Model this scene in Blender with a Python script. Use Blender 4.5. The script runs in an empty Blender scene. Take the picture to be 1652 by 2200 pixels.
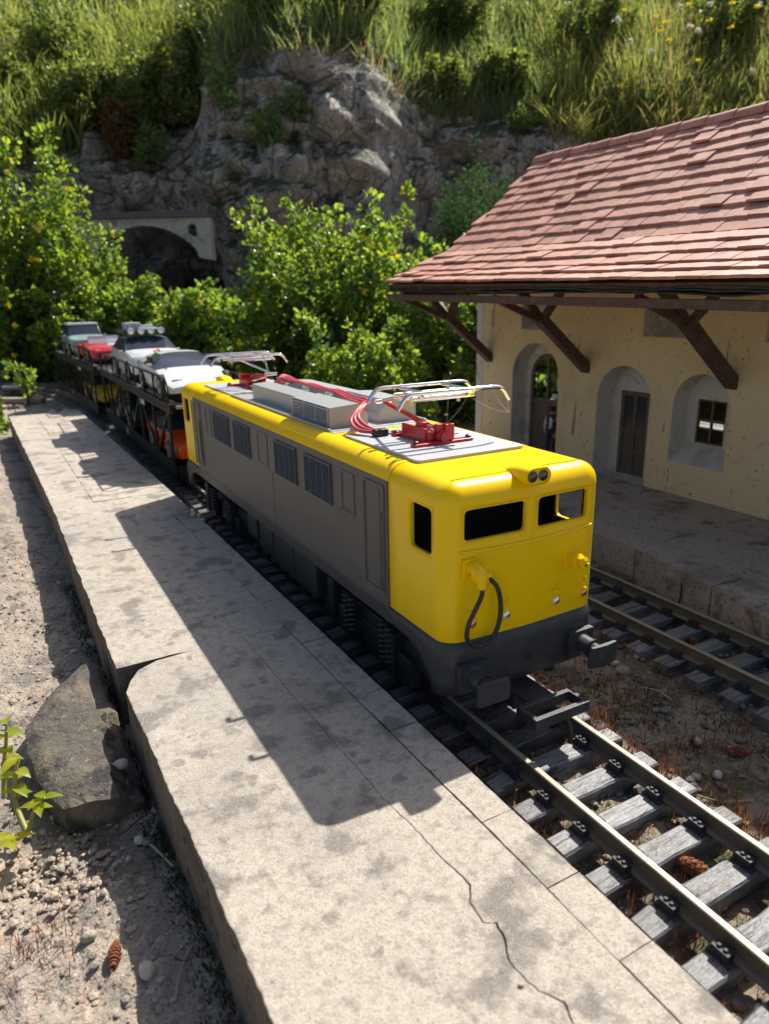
import bpy, math, random
import numpy as np
from mathutils import Vector, Matrix, noise
from mathutils.geometry import tessellate_polygon
# one Blender unit = 10 cm of the garden railway
scene = bpy.context.scene
# ---------------------------------------------------------------- camera
CAM = Vector((-2.33198, -2.70108, 2.39193))
AX_R = Vector((0.8747296, -0.48422593, -0.01932291))
AX_U = Vector((0.1584879, 0.2481648, 0.95566512))
AX_F = Vector((0.45796256, 0.83901102, -0.29382104))
cd = bpy.data.cameras.new('camera'); cam = bpy.data.objects.new('camera', cd)
scene.collection.objects.link(cam)
cam.matrix_world = Matrix(((AX_R.x, AX_U.x, -AX_F.x, CAM.x), (AX_R.y, AX_U.y, -AX_F.y, CAM.y),
                           (AX_R.z, AX_U.z, -AX_F.z, CAM.z), (0, 0, 0, 1)))
cd.sensor_fit = 'VERTICAL'; cd.sensor_height = 36.0; cd.lens = 1509.97 / 2200 * 36
cd.clip_start = 0.02; cd.clip_end = 2000
cd.dof.use_dof = True; cd.dof.focus_distance = 4.3; cd.dof.aperture_fstop = 1.45
scene.camera = cam
# ---------------------------------------------------------------- sky and sun
SUN = Vector((0.79, 0.39, 1.0)).normalized()
world = bpy.data.worlds.new('World'); scene.world = world; world.use_nodes = True
wn = world.node_tree.nodes; wl = world.node_tree.links
sky = wn.new('ShaderNodeTexSky'); sky.sky_type = 'NISHITA'; sky.sun_disc = False; sky.dust_density = 3.0; sky.ozone_density = 0.6
sky.sun_elevation = math.asin(SUN.z); sky.sun_rotation = math.atan2(SUN.x, SUN.y)
wl.new(sky.outputs[0], wn['Background'].inputs[0]); wn['Background'].inputs[1].default_value = 0.088
sd = bpy.data.lights.new('sun', 'SUN'); sd.energy = 5.0; sd.angle = math.radians(0.53); sd.color = (1.0, 0.955, 0.88)
sun = bpy.data.objects.new('sun', sd); scene.collection.objects.link(sun)
sun.rotation_euler = (-SUN).to_track_quat('-Z', 'Y').to_euler()
vs = scene.view_settings; vs.view_transform = 'Standard'; vs.look = 'None'; vs.exposure = 0.54; vs.gamma = 1.0
vs.use_curve_mapping = False
scene.cycles.use_denoising = True; scene.cycles.max_bounces = 7; scene.cycles.transparent_max_bounces = 8
scene.cycles.sample_clamp_indirect = 8.0
rnd = random.Random(7)
COL = scene.collection
# ---------------------------------------------------------------- materials
MATS = {}
def _tex(nt, kind, scale, detail, stretch, coord):
    m = nt.nodes.new('ShaderNodeMapping'); m.inputs['Scale'].default_value = stretch
    nt.links.new(coord, m.inputs[0])
    if kind == 'voro':
        t = nt.nodes.new('ShaderNodeTexVoronoi'); t.inputs['Scale'].default_value = scale; out = t.outputs['Distance']
    elif kind == 'cell':
        t = nt.nodes.new('ShaderNodeTexVoronoi'); t.inputs['Scale'].default_value = scale; out = t.outputs['Color']
    elif kind == 'edge':
        t = nt.nodes.new('ShaderNodeTexVoronoi'); t.feature = 'DISTANCE_TO_EDGE'; t.inputs['Scale'].default_value = scale; out = t.outputs['Distance']
    elif kind == 'wave':
        t = nt.nodes.new('ShaderNodeTexWave'); t.inputs['Scale'].default_value = scale; t.inputs['Distortion'].default_value = 6
        t.inputs['Detail'].default_value = detail; t.bands_direction = 'Y'; out = t.outputs['Fac']
    else:
        t = nt.nodes.new('ShaderNodeTexNoise'); t.inputs['Scale'].default_value = scale
        t.inputs['Detail'].default_value = detail; t.inputs['Roughness'].default_value = 0.62; out = t.outputs['Fac']
    nt.links.new(m.outputs[0], t.inputs['Vector'])
    return out
def mat(name, col, rough=0.6, metal=0.0, layers=(), bump=(), spec=0.5, trans=None, coat=0.0, rand=0.0, obj=False, glass=False, emit=None):
    """layers: (kind, scale, detail, lo, hi, colour[, stretch]); bump: (kind, scale, detail, strength, distance[, stretch])"""
    if name in MATS: return MATS[name]
    m = bpy.data.materials.new(name); m.use_nodes = True; nt = m.node_tree; N = nt.nodes; L = nt.links
    b = N['Principled BSDF']; out = N['Material Output']
    if obj:
        c = N.new('ShaderNodeTexCoord').outputs['Object']
    else:
        c = N.new('ShaderNodeNewGeometry').outputs['Position']
    rgb = N.new('ShaderNodeRGB'); rgb.outputs[0].default_value = (*col, 1); cur = rgb.outputs[0]
    for ly in layers:
        kind, sc, det, lo, hi, c2 = ly[:6]; st = ly[6] if len(ly) > 6 else (1, 1, 1)
        f = _tex(nt, kind, sc, det, st, c)
        mr = N.new('ShaderNodeMapRange'); mr.interpolation_type = 'SMOOTHSTEP'
        mr.inputs['From Min'].default_value = lo; mr.inputs['From Max'].default_value = hi
        L.new(f, mr.inputs['Value'])
        mx = N.new('ShaderNodeMix'); mx.data_type = 'RGBA'
        L.new(mr.outputs[0], mx.inputs['Factor']); L.new(cur, mx.inputs['A']); mx.inputs['B'].default_value = (*c2, 1)
        cur = mx.outputs['Result']
    if rand:
        oi = N.new('ShaderNodeObjectInfo'); mr = N.new('ShaderNodeMapRange')
        mr.inputs['To Min'].default_value = 1 - rand; mr.inputs['To Max'].default_value = 1 + rand
        L.new(oi.outputs['Random'], mr.inputs['Value'])
        hs = N.new('ShaderNodeHueSaturation'); L.new(mr.outputs[0], hs.inputs['Value']); L.new(cur, hs.inputs['Color'])
        cur = hs.outputs[0]
    L.new(cur, b.inputs['Base Color'])
    b.inputs['Roughness'].default_value = rough; b.inputs['Metallic'].default_value = metal
    b.inputs['Specular IOR Level'].default_value = spec; b.inputs['Coat Weight'].default_value = coat
    b.inputs['Coat Roughness'].default_value = 0.08
    if glass:
        b.inputs['Transmission Weight'].default_value = 1.0; b.inputs['IOR'].default_value = 1.1
    nrm = None
    for bp in bump:
        kind, sc, det, stg, dist = bp[:5]; st = bp[5] if len(bp) > 5 else (1, 1, 1)
        f = _tex(nt, kind, sc, det, st, c)
        bn = N.new('ShaderNodeBump'); bn.inputs['Strength'].default_value = stg; bn.inputs['Distance'].default_value = dist
        L.new(f, bn.inputs['Height'])
        if nrm: L.new(nrm, bn.inputs['Normal'])
        nrm = bn.outputs[0]
    if nrm: L.new(nrm, b.inputs['Normal'])
    if trans:
        tb = N.new('ShaderNodeBsdfTranslucent'); mx = N.new('ShaderNodeMixShader'); mx.inputs[0].default_value = trans[1]
        mu = N.new('ShaderNodeMix'); mu.data_type = 'RGBA'; mu.blend_type = 'MULTIPLY'; mu.inputs['Factor'].default_value = 1
        L.new(cur, mu.inputs['A']); mu.inputs['B'].default_value = (*trans[0], 1)
        L.new(mu.outputs['Result'], tb.inputs[0])
        L.new(b.outputs[0], mx.inputs[1]); L.new(tb.outputs[0], mx.inputs[2]); L.new(mx.outputs[0], out.inputs[0])
    MATS[name] = m
    return m
def by_slope(m, col, lo, hi, scale=3.0):
    """soil and moss settle on the flatter faces of a rock"""
    nt = m.node_tree; N = nt.nodes; L = nt.links; b = N['Principled BSDF']; src = b.inputs['Base Color'].links[0].from_socket
    g = N.new('ShaderNodeNewGeometry'); sx = N.new('ShaderNodeSeparateXYZ'); L.new(g.outputs['True Normal'], sx.inputs[0])
    t = _tex(nt, 'noise', scale, 4, (1, 1, 1), g.outputs['Position']); ad = N.new('ShaderNodeMath'); ad.operation = 'MULTIPLY_ADD'
    L.new(t, ad.inputs[0]); ad.inputs[1].default_value = .5; L.new(sx.outputs['Z'], ad.inputs[2])
    mr = N.new('ShaderNodeMapRange'); mr.inputs['From Min'].default_value = lo; mr.inputs['From Max'].default_value = hi; L.new(ad.outputs[0], mr.inputs['Value'])
    mx = N.new('ShaderNodeMix'); mx.data_type = 'RGBA'; L.new(mr.outputs[0], mx.inputs['Factor']); L.new(src, mx.inputs['A']); mx.inputs['B'].default_value = (*col, 1)
    L.new(mx.outputs['Result'], b.inputs['Base Color'])
# ---------------------------------------------------------------- mesh builder
class MB:
    def __init__(s): s.v = []; s.f = []; s.m = []
    def add(s, vs, fs, mi=0):
        o = len(s.v); s.v += [tuple(q) for q in vs]; s.f += [tuple(i + o for i in f) for f in fs]
        s.m += ([mi] * len(fs) if isinstance(mi, int) else list(mi)); return s
    def box(s, c, d, rot=None, mi=0):
        hx, hy, hz = d[0] / 2, d[1] / 2, d[2] / 2; c = Vector(c)
        P = [Vector((sx * hx, sy * hy, sz * hz)) for sz in (-1, 1) for sy in (-1, 1) for sx in (-1, 1)]
        if rot is not None: P = [rot @ q for q in P]
        return s.add([q + c for q in P], [(0, 2, 3, 1), (4, 5, 7, 6), (0, 1, 5, 4), (2, 6, 7, 3), (0, 4, 6, 2), (1, 3, 7, 5)], mi)
    def bx(s, x0, x1, y0, y1, z0, z1, mi=0):
        return s.box(((x0 + x1) / 2, (y0 + y1) / 2, (z0 + z1) / 2), (abs(x1 - x0), abs(y1 - y0), abs(z1 - z0)), None, mi)
    def beam(s, a, b, w, h, up=(0, 0, 1), mi=0):
        a = Vector(a); b = Vector(b); d = b - a; y = d.normalized(); x = y.cross(Vector(up)).normalized(); z = x.cross(y)
        R = Matrix((x, y, z)).transposed()
        return s.box((a + b) / 2, (w, d.length, h), R, mi)
    def tube(s, path, r, n=8, mi=0, cap=True):
        P = [Vector(q) for q in path]; k = len(P); rs = r if hasattr(r, '__len__') else [r] * k
        o = len(s.v); T = (P[1] - P[0]).normalized()
        X = T.orthogonal().normalized()
        for i in range(k):
            T2 = (P[min(i + 1, k - 1)] - P[max(i - 1, 0)]).normalized()
            X = (X - T2 * X.dot(T2)).normalized(); Y = T2.cross(X)
            for j in range(n):
                a = 2 * math.pi * j / n; s.v.append(tuple(P[i] + (X * math.cos(a) + Y * math.sin(a)) * rs[i]))
        for i in range(k - 1):
            for j in range(n):
                j2 = (j + 1) % n
                s.f.append((o + i * n + j, o + i * n + j2, o + (i + 1) * n + j2, o + (i + 1) * n + j)); s.m.append(mi)
        if cap:
            s.f.append(tuple(o + j for j in reversed(range(n)))); s.m.append(mi)
            s.f.append(tuple(o + (k - 1) * n + j for j in range(n))); s.m.append(mi)
        return s
    def lathe(s, prof, n=16, M=None, mi=0):
        """prof: (r, h) along +Z, then transformed by M"""
        o = len(s.v); M = M or Matrix.Identity(4); k = len(prof)
        for r, h in prof:
            for j in range(n):
                a = 2 * math.pi * j / n; s.v.append(tuple(M @ Vector((r * math.cos(a), r * math.sin(a), h))))
        for i in range(k - 1):
            for j in range(n):
                j2 = (j + 1) % n; s.f.append((o + i * n + j, o + i * n + j2, o + (i + 1) * n + j2, o + (i + 1) * n + j)); s.m.append(mi)
        s.f.append(tuple(o + j for j in reversed(range(n)))); s.m.append(mi)
        s.f.append(tuple(o + (k - 1) * n + j for j in range(n))); s.m.append(mi)
        return s
    def plate(s, loops, A, B, mi=0, side=None):
        """2-D loops (outer first, then holes) filled on A(x,y) and B(x,y) and joined round the rims"""
        tri = tessellate_polygon([[Vector((q[0], q[1], 0)) for q in lp] for lp in loops])
        flat = [q for lp in loops for q in lp]; n = len(flat); o = len(s.v)
        s.v += [tuple(A(*q)) for q in flat] + [tuple(B(*q)) for q in flat]
        for t in tri:
            s.f.append(tuple(o + i for i in t)); s.m.append(mi)
            s.f.append(tuple(o + n + i for i in reversed(t))); s.m.append(mi)
        i0 = 0
        for lp in loops:
            k = len(lp)
            for i in range(k):
                a, b = i0 + i, i0 + (i + 1) % k
                s.f.append((o + a, o + b, o + n + b, o + n + a)); s.m.append(mi if side is None else side)
            i0 += k
        return s
    def mesh(s, name, mats, smooth=None, fix=True):
        me = bpy.data.meshes.new(name); me.from_pydata(s.v, [], s.f)
        for m in (mats if isinstance(mats, (list, tuple)) else [mats]): me.materials.append(m)
        if any(s.m): me.polygons.foreach_set('material_index', s.m)
        if fix:
            import bmesh
            bm = bmesh.new(); bm.from_mesh(me); bmesh.ops.recalc_face_normals(bm, faces=bm.faces); bm.to_mesh(me); bm.free()
        if smooth is not None:
            me.polygons.foreach_set('use_smooth', [True] * len(me.polygons))
            me.set_sharp_from_angle(angle=math.radians(smooth))
        me.update(); return me
    def build(s, name, mats, parent=None, smooth=None, bevel=0, seg=2, fix=True):
        return link(name, s.mesh(name, mats, smooth, fix), parent, bevel, seg)
def link(name, me, parent=None, bevel=0, seg=2):
    o = bpy.data.objects.new(name, me); COL.objects.link(o)
    if parent is not None: put(o, parent)
    if bevel:
        md = o.modifiers.new('bevel', 'BEVEL'); md.width = bevel; md.segments = seg; md.limit_method = 'ANGLE'; md.angle_limit = math.radians(35)
        md.harden_normals = False
    return o
def put(o, parent):
    """child geometry is written in world coordinates unless the root carries 'local'"""
    o.parent = parent
    if not parent.get('_local'):
        r = parent
        while r.parent is not None: r = r.parent
        if parent is r: o.matrix_parent_inverse = Matrix.Translation(-r.location)
def tag(o, label, cat, group=None):
    o['label'] = label; o['category'] = cat
    if group: o['group'] = group
    return o
def kind(o, k): o['kind'] = k; return o
def thing(name, label, cat, loc=(0, 0, 0), rz=0, group=None, local=False):
    o = bpy.data.objects.new(name, None); COL.objects.link(o); o.location = loc; o.rotation_euler = (0, 0, rz); o.empty_display_size = 0.1
    if local or rz: LOCAL.add(o.name)
    return tag(o, label, cat, group)
LOCAL = set()
def put(o, parent):
    o.parent = parent
    if parent.parent is None and parent.type == 'EMPTY' and parent.name not in LOCAL:
        o.matrix_parent_inverse = Matrix.Translation(-Vector(parent.location))
def copy_tree(o, parent=None):
    c = o.copy(); COL.objects.link(c)
    if parent is not None:
        c.parent = parent; c.matrix_parent_inverse = o.matrix_parent_inverse.copy()
    elif o.name in LOCAL: LOCAL.add(c.name)
    for ch in list(o.children): copy_tree(ch, c)
    return c
def lerp(a, b, t): return a + (b - a) * t
def interp(xs, ys, x): return float(np.interp(x, xs, ys))
def fbm(x, y, z, o=4): return noise.fractal(Vector((x, y, z)), 0.9, 2.1, o, noise_basis='PERLIN_ORIGINAL')
def cat_rom(P, n=6):
    P = [Vector(q) for q in P]; out = []
    for i in range(len(P) - 1):
        p0 = P[max(i - 1, 0)]; p1 = P[i]; p2 = P[i + 1]; p3 = P[min(i + 2, len(P) - 1)]
        for k in range(n):
            t = k / n
            out.append(0.5 * ((2 * p1) + (p2 - p0) * t + (2 * p0 - 5 * p1 + 4 * p2 - p3) * t * t + (3 * p1 - p0 - 3 * p2 + p3) * t ** 3))
    out.append(P[-1]); return out
def rrect(x0, x1, y0, y1, r, n=4):
    out = []
    for cx, cy, a0 in ((x1 - r, y1 - r, 0), (x0 + r, y1 - r, 90), (x0 + r, y0 + r, 180), (x1 - r, y0 + r, 270)):
        for k in range(n + 1):
            a = math.radians(a0 + 90 * k / n); out.append((cx + r * math.cos(a), cy + r * math.sin(a)))
    return out
def UV(u, v, z):   # u right, v forward of the standpoint, over level ground
    return Vector((CAM.x + 0.8749 * u + 0.4843 * v, CAM.y - 0.4843 * u + 0.8749 * v, z))
UVROT = math.atan2(-0.4843, 0.8749)
# ================================================================ ground
M_path = mat('path rubble', (.35, .295, .24), .92, layers=[
    ('noise', 9, 5, .52, .68, (.46, .31, .23)), ('noise', 26, 4, .55, .72, (.52, .46, .39)), ('noise', 2.0, 8, .51, .63, (.19, .17, .145)), ('noise', 5, 7, .56, .66, (.15, .135, .11)),
    ('noise', 70, 4, .54, .66, (.10, .09, .075)), ('noise', 1.1, 5, .60, .70, (.075, .09, .035))],
    bump=[('noise', 14, 6, .9, .05), ('noise', 60, 4, .7, .012)])
M_bed = mat('track bed soil', (.30, .235, .17), .95, layers=[
    ('noise', 3.0, 6, .46, .62, (.11, .092, .066)), ('noise', 7.5, 5, .54, .66, (.085, .105, .03)), ('noise', 17, 5, .56, .7, (.17, .09, .05)),
    ('noise', 40, 3, .58, .7, (.30, .26, .22))],
    bump=[('noise', 18, 6, 1.0, .05), ('noise', 70, 3, .7, .012)])
def ground_h(x, y):
    n = fbm(x * .9, y * .9, 3.1, 4)
    d = math.hypot(x - CAM.x, y - CAM.y)
    h = -0.13 + 0.055 * n + 0.035 * fbm(x * 5, y * 5, 1.7, 4) + 0.017 * fbm(x * 19, y * 19, 9.7, 3)
    if -2.05 < x < -0.5: h = min(h, -0.12)
    if x < -2.0: h += 0.06 * min(1, (-2.0 - x) / 1.5)
    if -2.75 < x < -2.1 and -0.05 < y < 0.75: h -= 0.07 * math.sin((x + 2.75) / .65 * math.pi) * math.sin((y + .05) / .8 * math.pi)
    if -0.55 < x < 9 and y < 13: h = min(h, -0.17)
    if y > 16: h += 0.5 * min(1.0, (y - 16) / 20) * 0.6
    return h
def grid_mesh(name, xs, ys, hf, m, smooth=True):
    V = [(x, y, hf(x, y)) for y in ys for x in xs]; nx = len(xs)
    F = [(j * nx + i, j * nx + i + 1, (j + 1) * nx + i + 1, (j + 1) * nx + i) for j in range(len(ys) - 1) for i in range(nx - 1)]
    me = bpy.data.meshes.new(name); me.from_pydata(V, [], F); me.materials.append(m)
    me.polygons.foreach_set('use_smooth', [smooth] * len(F)); return link(name, me)
def steps(*seg):
    out = []
    for a, b, st in seg:
        k = max(1, round((b - a) / st)); out += [a + (b - a) * i / k for i in range(k)]
    return out + [seg[-1][1]]
gxs = steps((-300, -40, 65), (-40, -8, 4), (-8, -4, .5), (-4, -1.7, .022), (-1.7, 3, .4), (3, 12, 1.2), (12, 60, 6), (60, 300, 80))
gys = steps((-300, -40, 65), (-40, -8, 4), (-8, -2.2, .5), (-2.2, 2.6, .026), (2.6, 9, .09), (9, 24, .35), (24, 60, 4), (60, 400, 80))
kind(grid_mesh('ground', gxs, gys, ground_h, M_path), 'structure')
def bed_h(x, y):
    e = min(1, min(x + .64, 2.75 - x) / .12) if -.64 < x < 2.75 else 0
    return -0.16 + e * (0.075 + 0.03 * fbm(x * 2.2, y * 2.2, 5.5, 3) + 0.022 * fbm(x * 9, y * 9, 2.5, 4))
kind(grid_mesh('track_bed', steps((-.62, 2.74, .028)), steps((-2.6, 2.2, .028), (2.2, 16.0, .16)), bed_h, M_bed), 'structure')

# ================================================================ cliff and hillside
M_rock = mat('cliff rock', (.36, .34, .312), .88, layers=[
    ('noise', .5, 6, .44, .60, (.24, .22, .20), (1, 1, .6)), ('noise', 1.6, 6, .52, .66, (.48, .45, .405), (.6, .6, 1.4)),
    ('noise', .33, 5, .56, .68, (.17, .175, .09)), ('noise', 4.5, 5, .56, .7, (.17, .155, .14)), ('noise', .8, 4, .62, .72, (.30, .235, .175)), ('edge', .62, 1, .045, .0, (.085, .078, .07), (1, 1, .65)), ('edge', 1.7, 1, .05, .0, (.12, .11, .10), (1, .8, .6))],
    bump=[('noise', .9, 9, .9, .45, (.8, .8, 1.2)), ('noise', 6, 6, .6, .07)])
by_slope(M_rock, (.055, .06, .026), .78, 1.0)
M_hill = mat('hillside soil', (.05, .075, .02), .95, layers=[('noise', .5, 5, .45, .6, (.075, .07, .03)), ('noise', 3, 5, .5, .7, (.03, .05, .014))],
             bump=[('noise', 3, 6, 1, .3)])
CU = [-40, -25, -19, -14, -12.2, -8.6, -7.2, -4, -0.6, 1.2, 3.4, 8, 12, 20, 45]
CV = [29, 30.5, 31.2, 33.2, 34.4, 34.4, 31.0, 29.8, 30.2, 33.2, 34.6, 34.4, 32.4, 31, 29]
TU = [-40, -20, -15, -11, -9.2, -7.8, -5, -1.5, .6, 3, 6, 9, 12, 16, 45]
TZ = [9.2, 9.4, 9.6, 10.4, 10.6, 11.4, 12.3, 12.2, 11.4, 10.9, 10.6, 10.4, 9.6, 9.5, 9.5]
def cliff_off(u, z):
    b = noise.voronoi(Vector((u * .42 + z * .2, z * .55 - u * .1, 4.0)))[0]
    c = noise.voronoi(Vector((u * 1.15 + z * .45, z * 1.0 - u * .35, 9.0)))[0]
    e = noise.voronoi(Vector((u * 2.3 - z * .9, z * 1.3 + u * .8, 2.0)))[0]; q = z * 1.1 + u * .45 + 1.2 * fbm(u * .3, z * .3, 1.5, 3)
    d = 1.5 * fbm(u * .16, z * .2, 7.7, 4) + 2.1 * (b[1] - b[0]) + .45 * (c[1] - c[0]) + .16 * (e[1] - e[0]) + .34 * fbm(u * 1.6 + z, z * 1.8 - u * .7, 3.3, 5) + .16 * abs(math.sin(q * 2.2))
    return 1.5 - d
def cliff_pt(u, t):
    top = interp(TU, TZ, u) + .5 * fbm(u * .35, 1.1, 2.2, 3)
    z = -0.4 + t * (top + .4)
    lean = 1.8 * t ** 3
    w = max(0.0, (t - .86) / .14)
    v = interp(CU, CV, u) + cliff_off(u, z) * (1 - .45 * w) + lean + 1.0 * w ** 2
    # hollows: dark grotto right of the crag, and the recess behind the bridge
    v += 1.9 * math.exp(-((u - 2.4) / 1.5) ** 2 - ((z - 5.2) / 2.2) ** 2)
    v += 4.2 * math.exp(-((u + 9.6) / 2.3) ** 4 - ((z - 3.4) / 2.1) ** 4)
    return UV(u, v, z)
us = steps((-46, -22, 1.2), (-22, 20, .17), (20, 50, 1.2)); NT = 84
V = []
for u in us:
    col = [cliff_pt(u, k / NT) for k in range(NT)]
    V += col + [col[-1] + UV(0, 4.5, 1.0) - UV(0, 0, 0)]
F = [(i * (NT + 1) + k, (i + 1) * (NT + 1) + k, (i + 1) * (NT + 1) + k + 1, i * (NT + 1) + k + 1) for i in range(len(us) - 1) for k in range(NT)]
me = bpy.data.meshes.new('cliff'); me.from_pydata([tuple(q) for q in V], [], F); me.materials.append(M_rock)
me.polygons.foreach_set('use_smooth', [True] * len(F)); me.set_sharp_from_angle(angle=math.radians(38))
kind(link('cliff', me), 'structure')
def hill_z(u, v):
    top = interp(TU, TZ, u) + .5 * fbm(u * .35, 1.1, 2.2, 3)
    v0 = interp(CU, CV, u) + 2.2
    s = v - v0
    return top - .15 + max(-1.2, (s - .3) * .72) + .35 * fbm(u * .3, v * .3, 8.0, 4) * min(1, max(0, s) / 2)
hu = steps((-70, -24, 3), (-24, 24, .8), (24, 70, 3)); hs = [1.2] + steps((1.2, 12, .6), (12, 60, 4), (60, 140, 20))
V = []
for k, s in enumerate(hs):
    for u in hu:
        v = interp(CU, CV, u) + 2.2 + s; V.append(tuple(UV(u, v, hill_z(u, v) - (2.2 if k == 0 else 0))))
nu = len(hu); F = [(j * nu + i, j * nu + i + 1, (j + 1) * nu + i + 1, (j + 1) * nu + i) for j in range(len(hs) - 1) for i in range(nu - 1)]
me = bpy.data.meshes.new('hillside'); me.from_pydata(V, [], F); me.materials.append(M_hill)
me.polygons.foreach_set('use_smooth', [True] * len(F)); kind(link('hillside', me), 'structure')

# ================================================================ near platform (concrete slabs)
M_conc = mat('platform concrete', (.53, .465, .39), .9, layers=[
    ('noise', .8, 4, .50, .70, (.50, .415, .33)), ('noise', .55, 5, .54, .68, (.42, .385, .34)), ('noise', 1.5, 7, .46, .64, (.43, .38, .325)), ('noise', 19, 9, .44, .76, (.30, .265, .22)),
    ('noise', 3.3, 9, .525, .625, (.215, .196, .17)), ('noise', 8, 8, .56, .66, (.24, .22, .19)),
    ('noise', 150, 4, .54, .64, (.34, .295, .235)), ('noise', 260, 2, .58, .66, (.18, .157, .13)), ('noise', 210, 3, .60, .68, (.70, .61, .51)), ('voro', 62, 1, .25, .12, (.24, .21, .17))],
    bump=[('noise', 170, 4, .8, .008), ('noise', 30, 5, .35, .012), ('noise', 6, 5, .4, .03)])
M_conc_side = mat('platform side shade and dirt', (.20, .155, .115), .95, layers=[('noise', 3, 6, .45, .62, (.11, .09, .066)), ('noise', 9, 5, .55, .68, (.07, .075, .03)), ('noise', 60, 3, .58, .68, (.30, .25, .19))], bump=[('noise', 40, 5, .8, .02), ('noise', 8, 5, .5, .04)])  # shade of the side faces put into the colour, with dirt and moss
ZP = 0.27
def jag(P, amp, step, seed, closed=True):
    r = random.Random(seed); out = []
    k = len(P)
    for i in range(k if closed else k - 1):
        a = Vector(P[i][:2]); b = Vector(P[(i + 1) % k][:2]); L = (b - a).length; n = max(1, int(L / step)); nrm = Vector((-(b - a).y, (b - a).x)).normalized() if L else Vector((0, 0))
        for j in range(n):
            q = a + (b - a) * (j / n)
            if j: q = q + nrm * (amp * fbm(q.x * 4, q.y * 4, seed, 3) + min(amp * .5, .004) * r.uniform(-1, 1))
            out.append((q.x, q.y))
    return out
plat = thing('platform', 'long low pale concrete platform in front of the train', 'platform', (-1.3, 3, -.2))
pr = random.Random(3)
def slab(root, poly, zt, zb, m, seed, amp=.006, step=.05, bev=.012, tilt=0.004):
    P = jag(poly, amp, step, seed); r = random.Random(seed)
    tx, ty = r.uniform(-tilt, tilt), r.uniform(-tilt, tilt); cx = sum(q[0] for q in P) / len(P); cy = sum(q[1] for q in P) / len(P)
    top = lambda x, y: (x, y, zt + (x - cx) * tx + (y - cy) * ty * .5)
    mb = MB().plate([P], top, lambda x, y: (x, y, zb), 0, 1)
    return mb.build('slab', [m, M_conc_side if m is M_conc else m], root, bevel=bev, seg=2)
def xl(y): return interp([-3, -1.1, 1.1, 5.6, 12.9], [-1.86, -1.89, -1.95, -1.98, -2.16], y)
def xr(y): return interp([-3, 5.2, 13.3], [-.655, -.715, -.88], y)
def xj(y): return interp([-3, -.5, .35, 5, 13], [-.805, -.83, -.855, -.92, -1.1], y)
G = .0012
TY = [-2.9, 1.41, 2.65, 4.03, 5.4, 6.72, 8.7, 10.4, 12.9]
crack = [(-1.16, 1.41), (-1.14, .5), (-1.111, -.38), (-1.092, -.598), (-1.082, -.817), (-1.063, -.988), (-1.109, -1.047), (-1.12, -1.144), (-1.079, -1.168),
         (-1.096, -1.237), (-1.136, -1.322), (-1.12, -1.442), (-1.076, -1.511), (-1.099, -1.576), (-1.08, -1.8), (-1.12, -2.9)]
cw = [.0004, .0004, .0006, .001, .0018, .003, .002, .0015, .0028, .0035, .0014, .001, .0028, .0014, .001, .0006]
left = [(x - w, y) for (x, y), w in zip(crack, cw)]; right = [(x + w, y) for (x, y), w in zip(crack, cw)]
def jl(P, amp, seed):   # jitter an open line
    return jag(P, amp, .022, seed, False) + [P[-1]]
a0 = [(xl(1.0), 1.0), (xl(1.1), 1.10), (-1.905, 1.22), (-1.84, 1.33), (-1.72, 1.392), (-1.55, 1.404)]   # broken corner
main0 = jl(left[:], .007, 11) + jl([(xl(-2.9), -2.9), (xl(-1), -1), (xl(.3), .3), (xl(1.0), 1.0)], .005, 12) + a0[1:]
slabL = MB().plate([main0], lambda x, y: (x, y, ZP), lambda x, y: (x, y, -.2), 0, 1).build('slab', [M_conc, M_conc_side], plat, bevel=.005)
main1 = jl(right[:], .007, 11) + [(xj(-2.9) - G, -2.9)] + jl([(xj(-2.9) - G, -2.9), (xj(-1) - G, -1), (xj(.3) - G, .3), (xj(1.4) - G, 1.41)], .0015, 14)[1:]
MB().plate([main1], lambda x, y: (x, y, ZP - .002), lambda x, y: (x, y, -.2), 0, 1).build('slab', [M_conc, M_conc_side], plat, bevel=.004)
for i in range(1, len(TY) - 1):
    y0, y1 = TY[i] + G, TY[i + 1] - G
    if y0 > 4.9:
        xm = lambda y: interp([5, 13], [-1.56, -1.68], y)
        slab(plat, [(xl(y0), y0), (xm(y0) - G, y0), (xm(y1) - G, y1), (xl(y1), y1)], ZP, -.2, M_conc, 20 + i)
        slab(plat, [(xm(y0) + G, y0 + .02), (xj(y0) - G, y0), (xj(y1) - G, y1), (xm(y1) + G, y1 - .02)], ZP + .003, -.2, M_conc, 40 + i)
    else:
        slab(plat, [(xl(y0), y0), (xj(y0) - G, y0), (xj(y1) - G, y1), (xl(y1), y1)], ZP, -.2, M_conc, 20 + i, amp=.009)
y = -2.9; k = 0
while y < 13:
    d = pr.uniform(.33, .40) if y < 3 else pr.uniform(.7, .9)
    y1 = min(y + d, 13.1)
    slab(plat, [(xj(y) + G, y + .002), (xr(y), y + .002), (xr(y1), y1 - .002), (xj(y1) + G, y1 - .002)], ZP + pr.uniform(-.0015, .0015), -.2, M_conc, 100 + k, amp=.003, step=.035, bev=.0035)
    y = y1; k += 1

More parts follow.
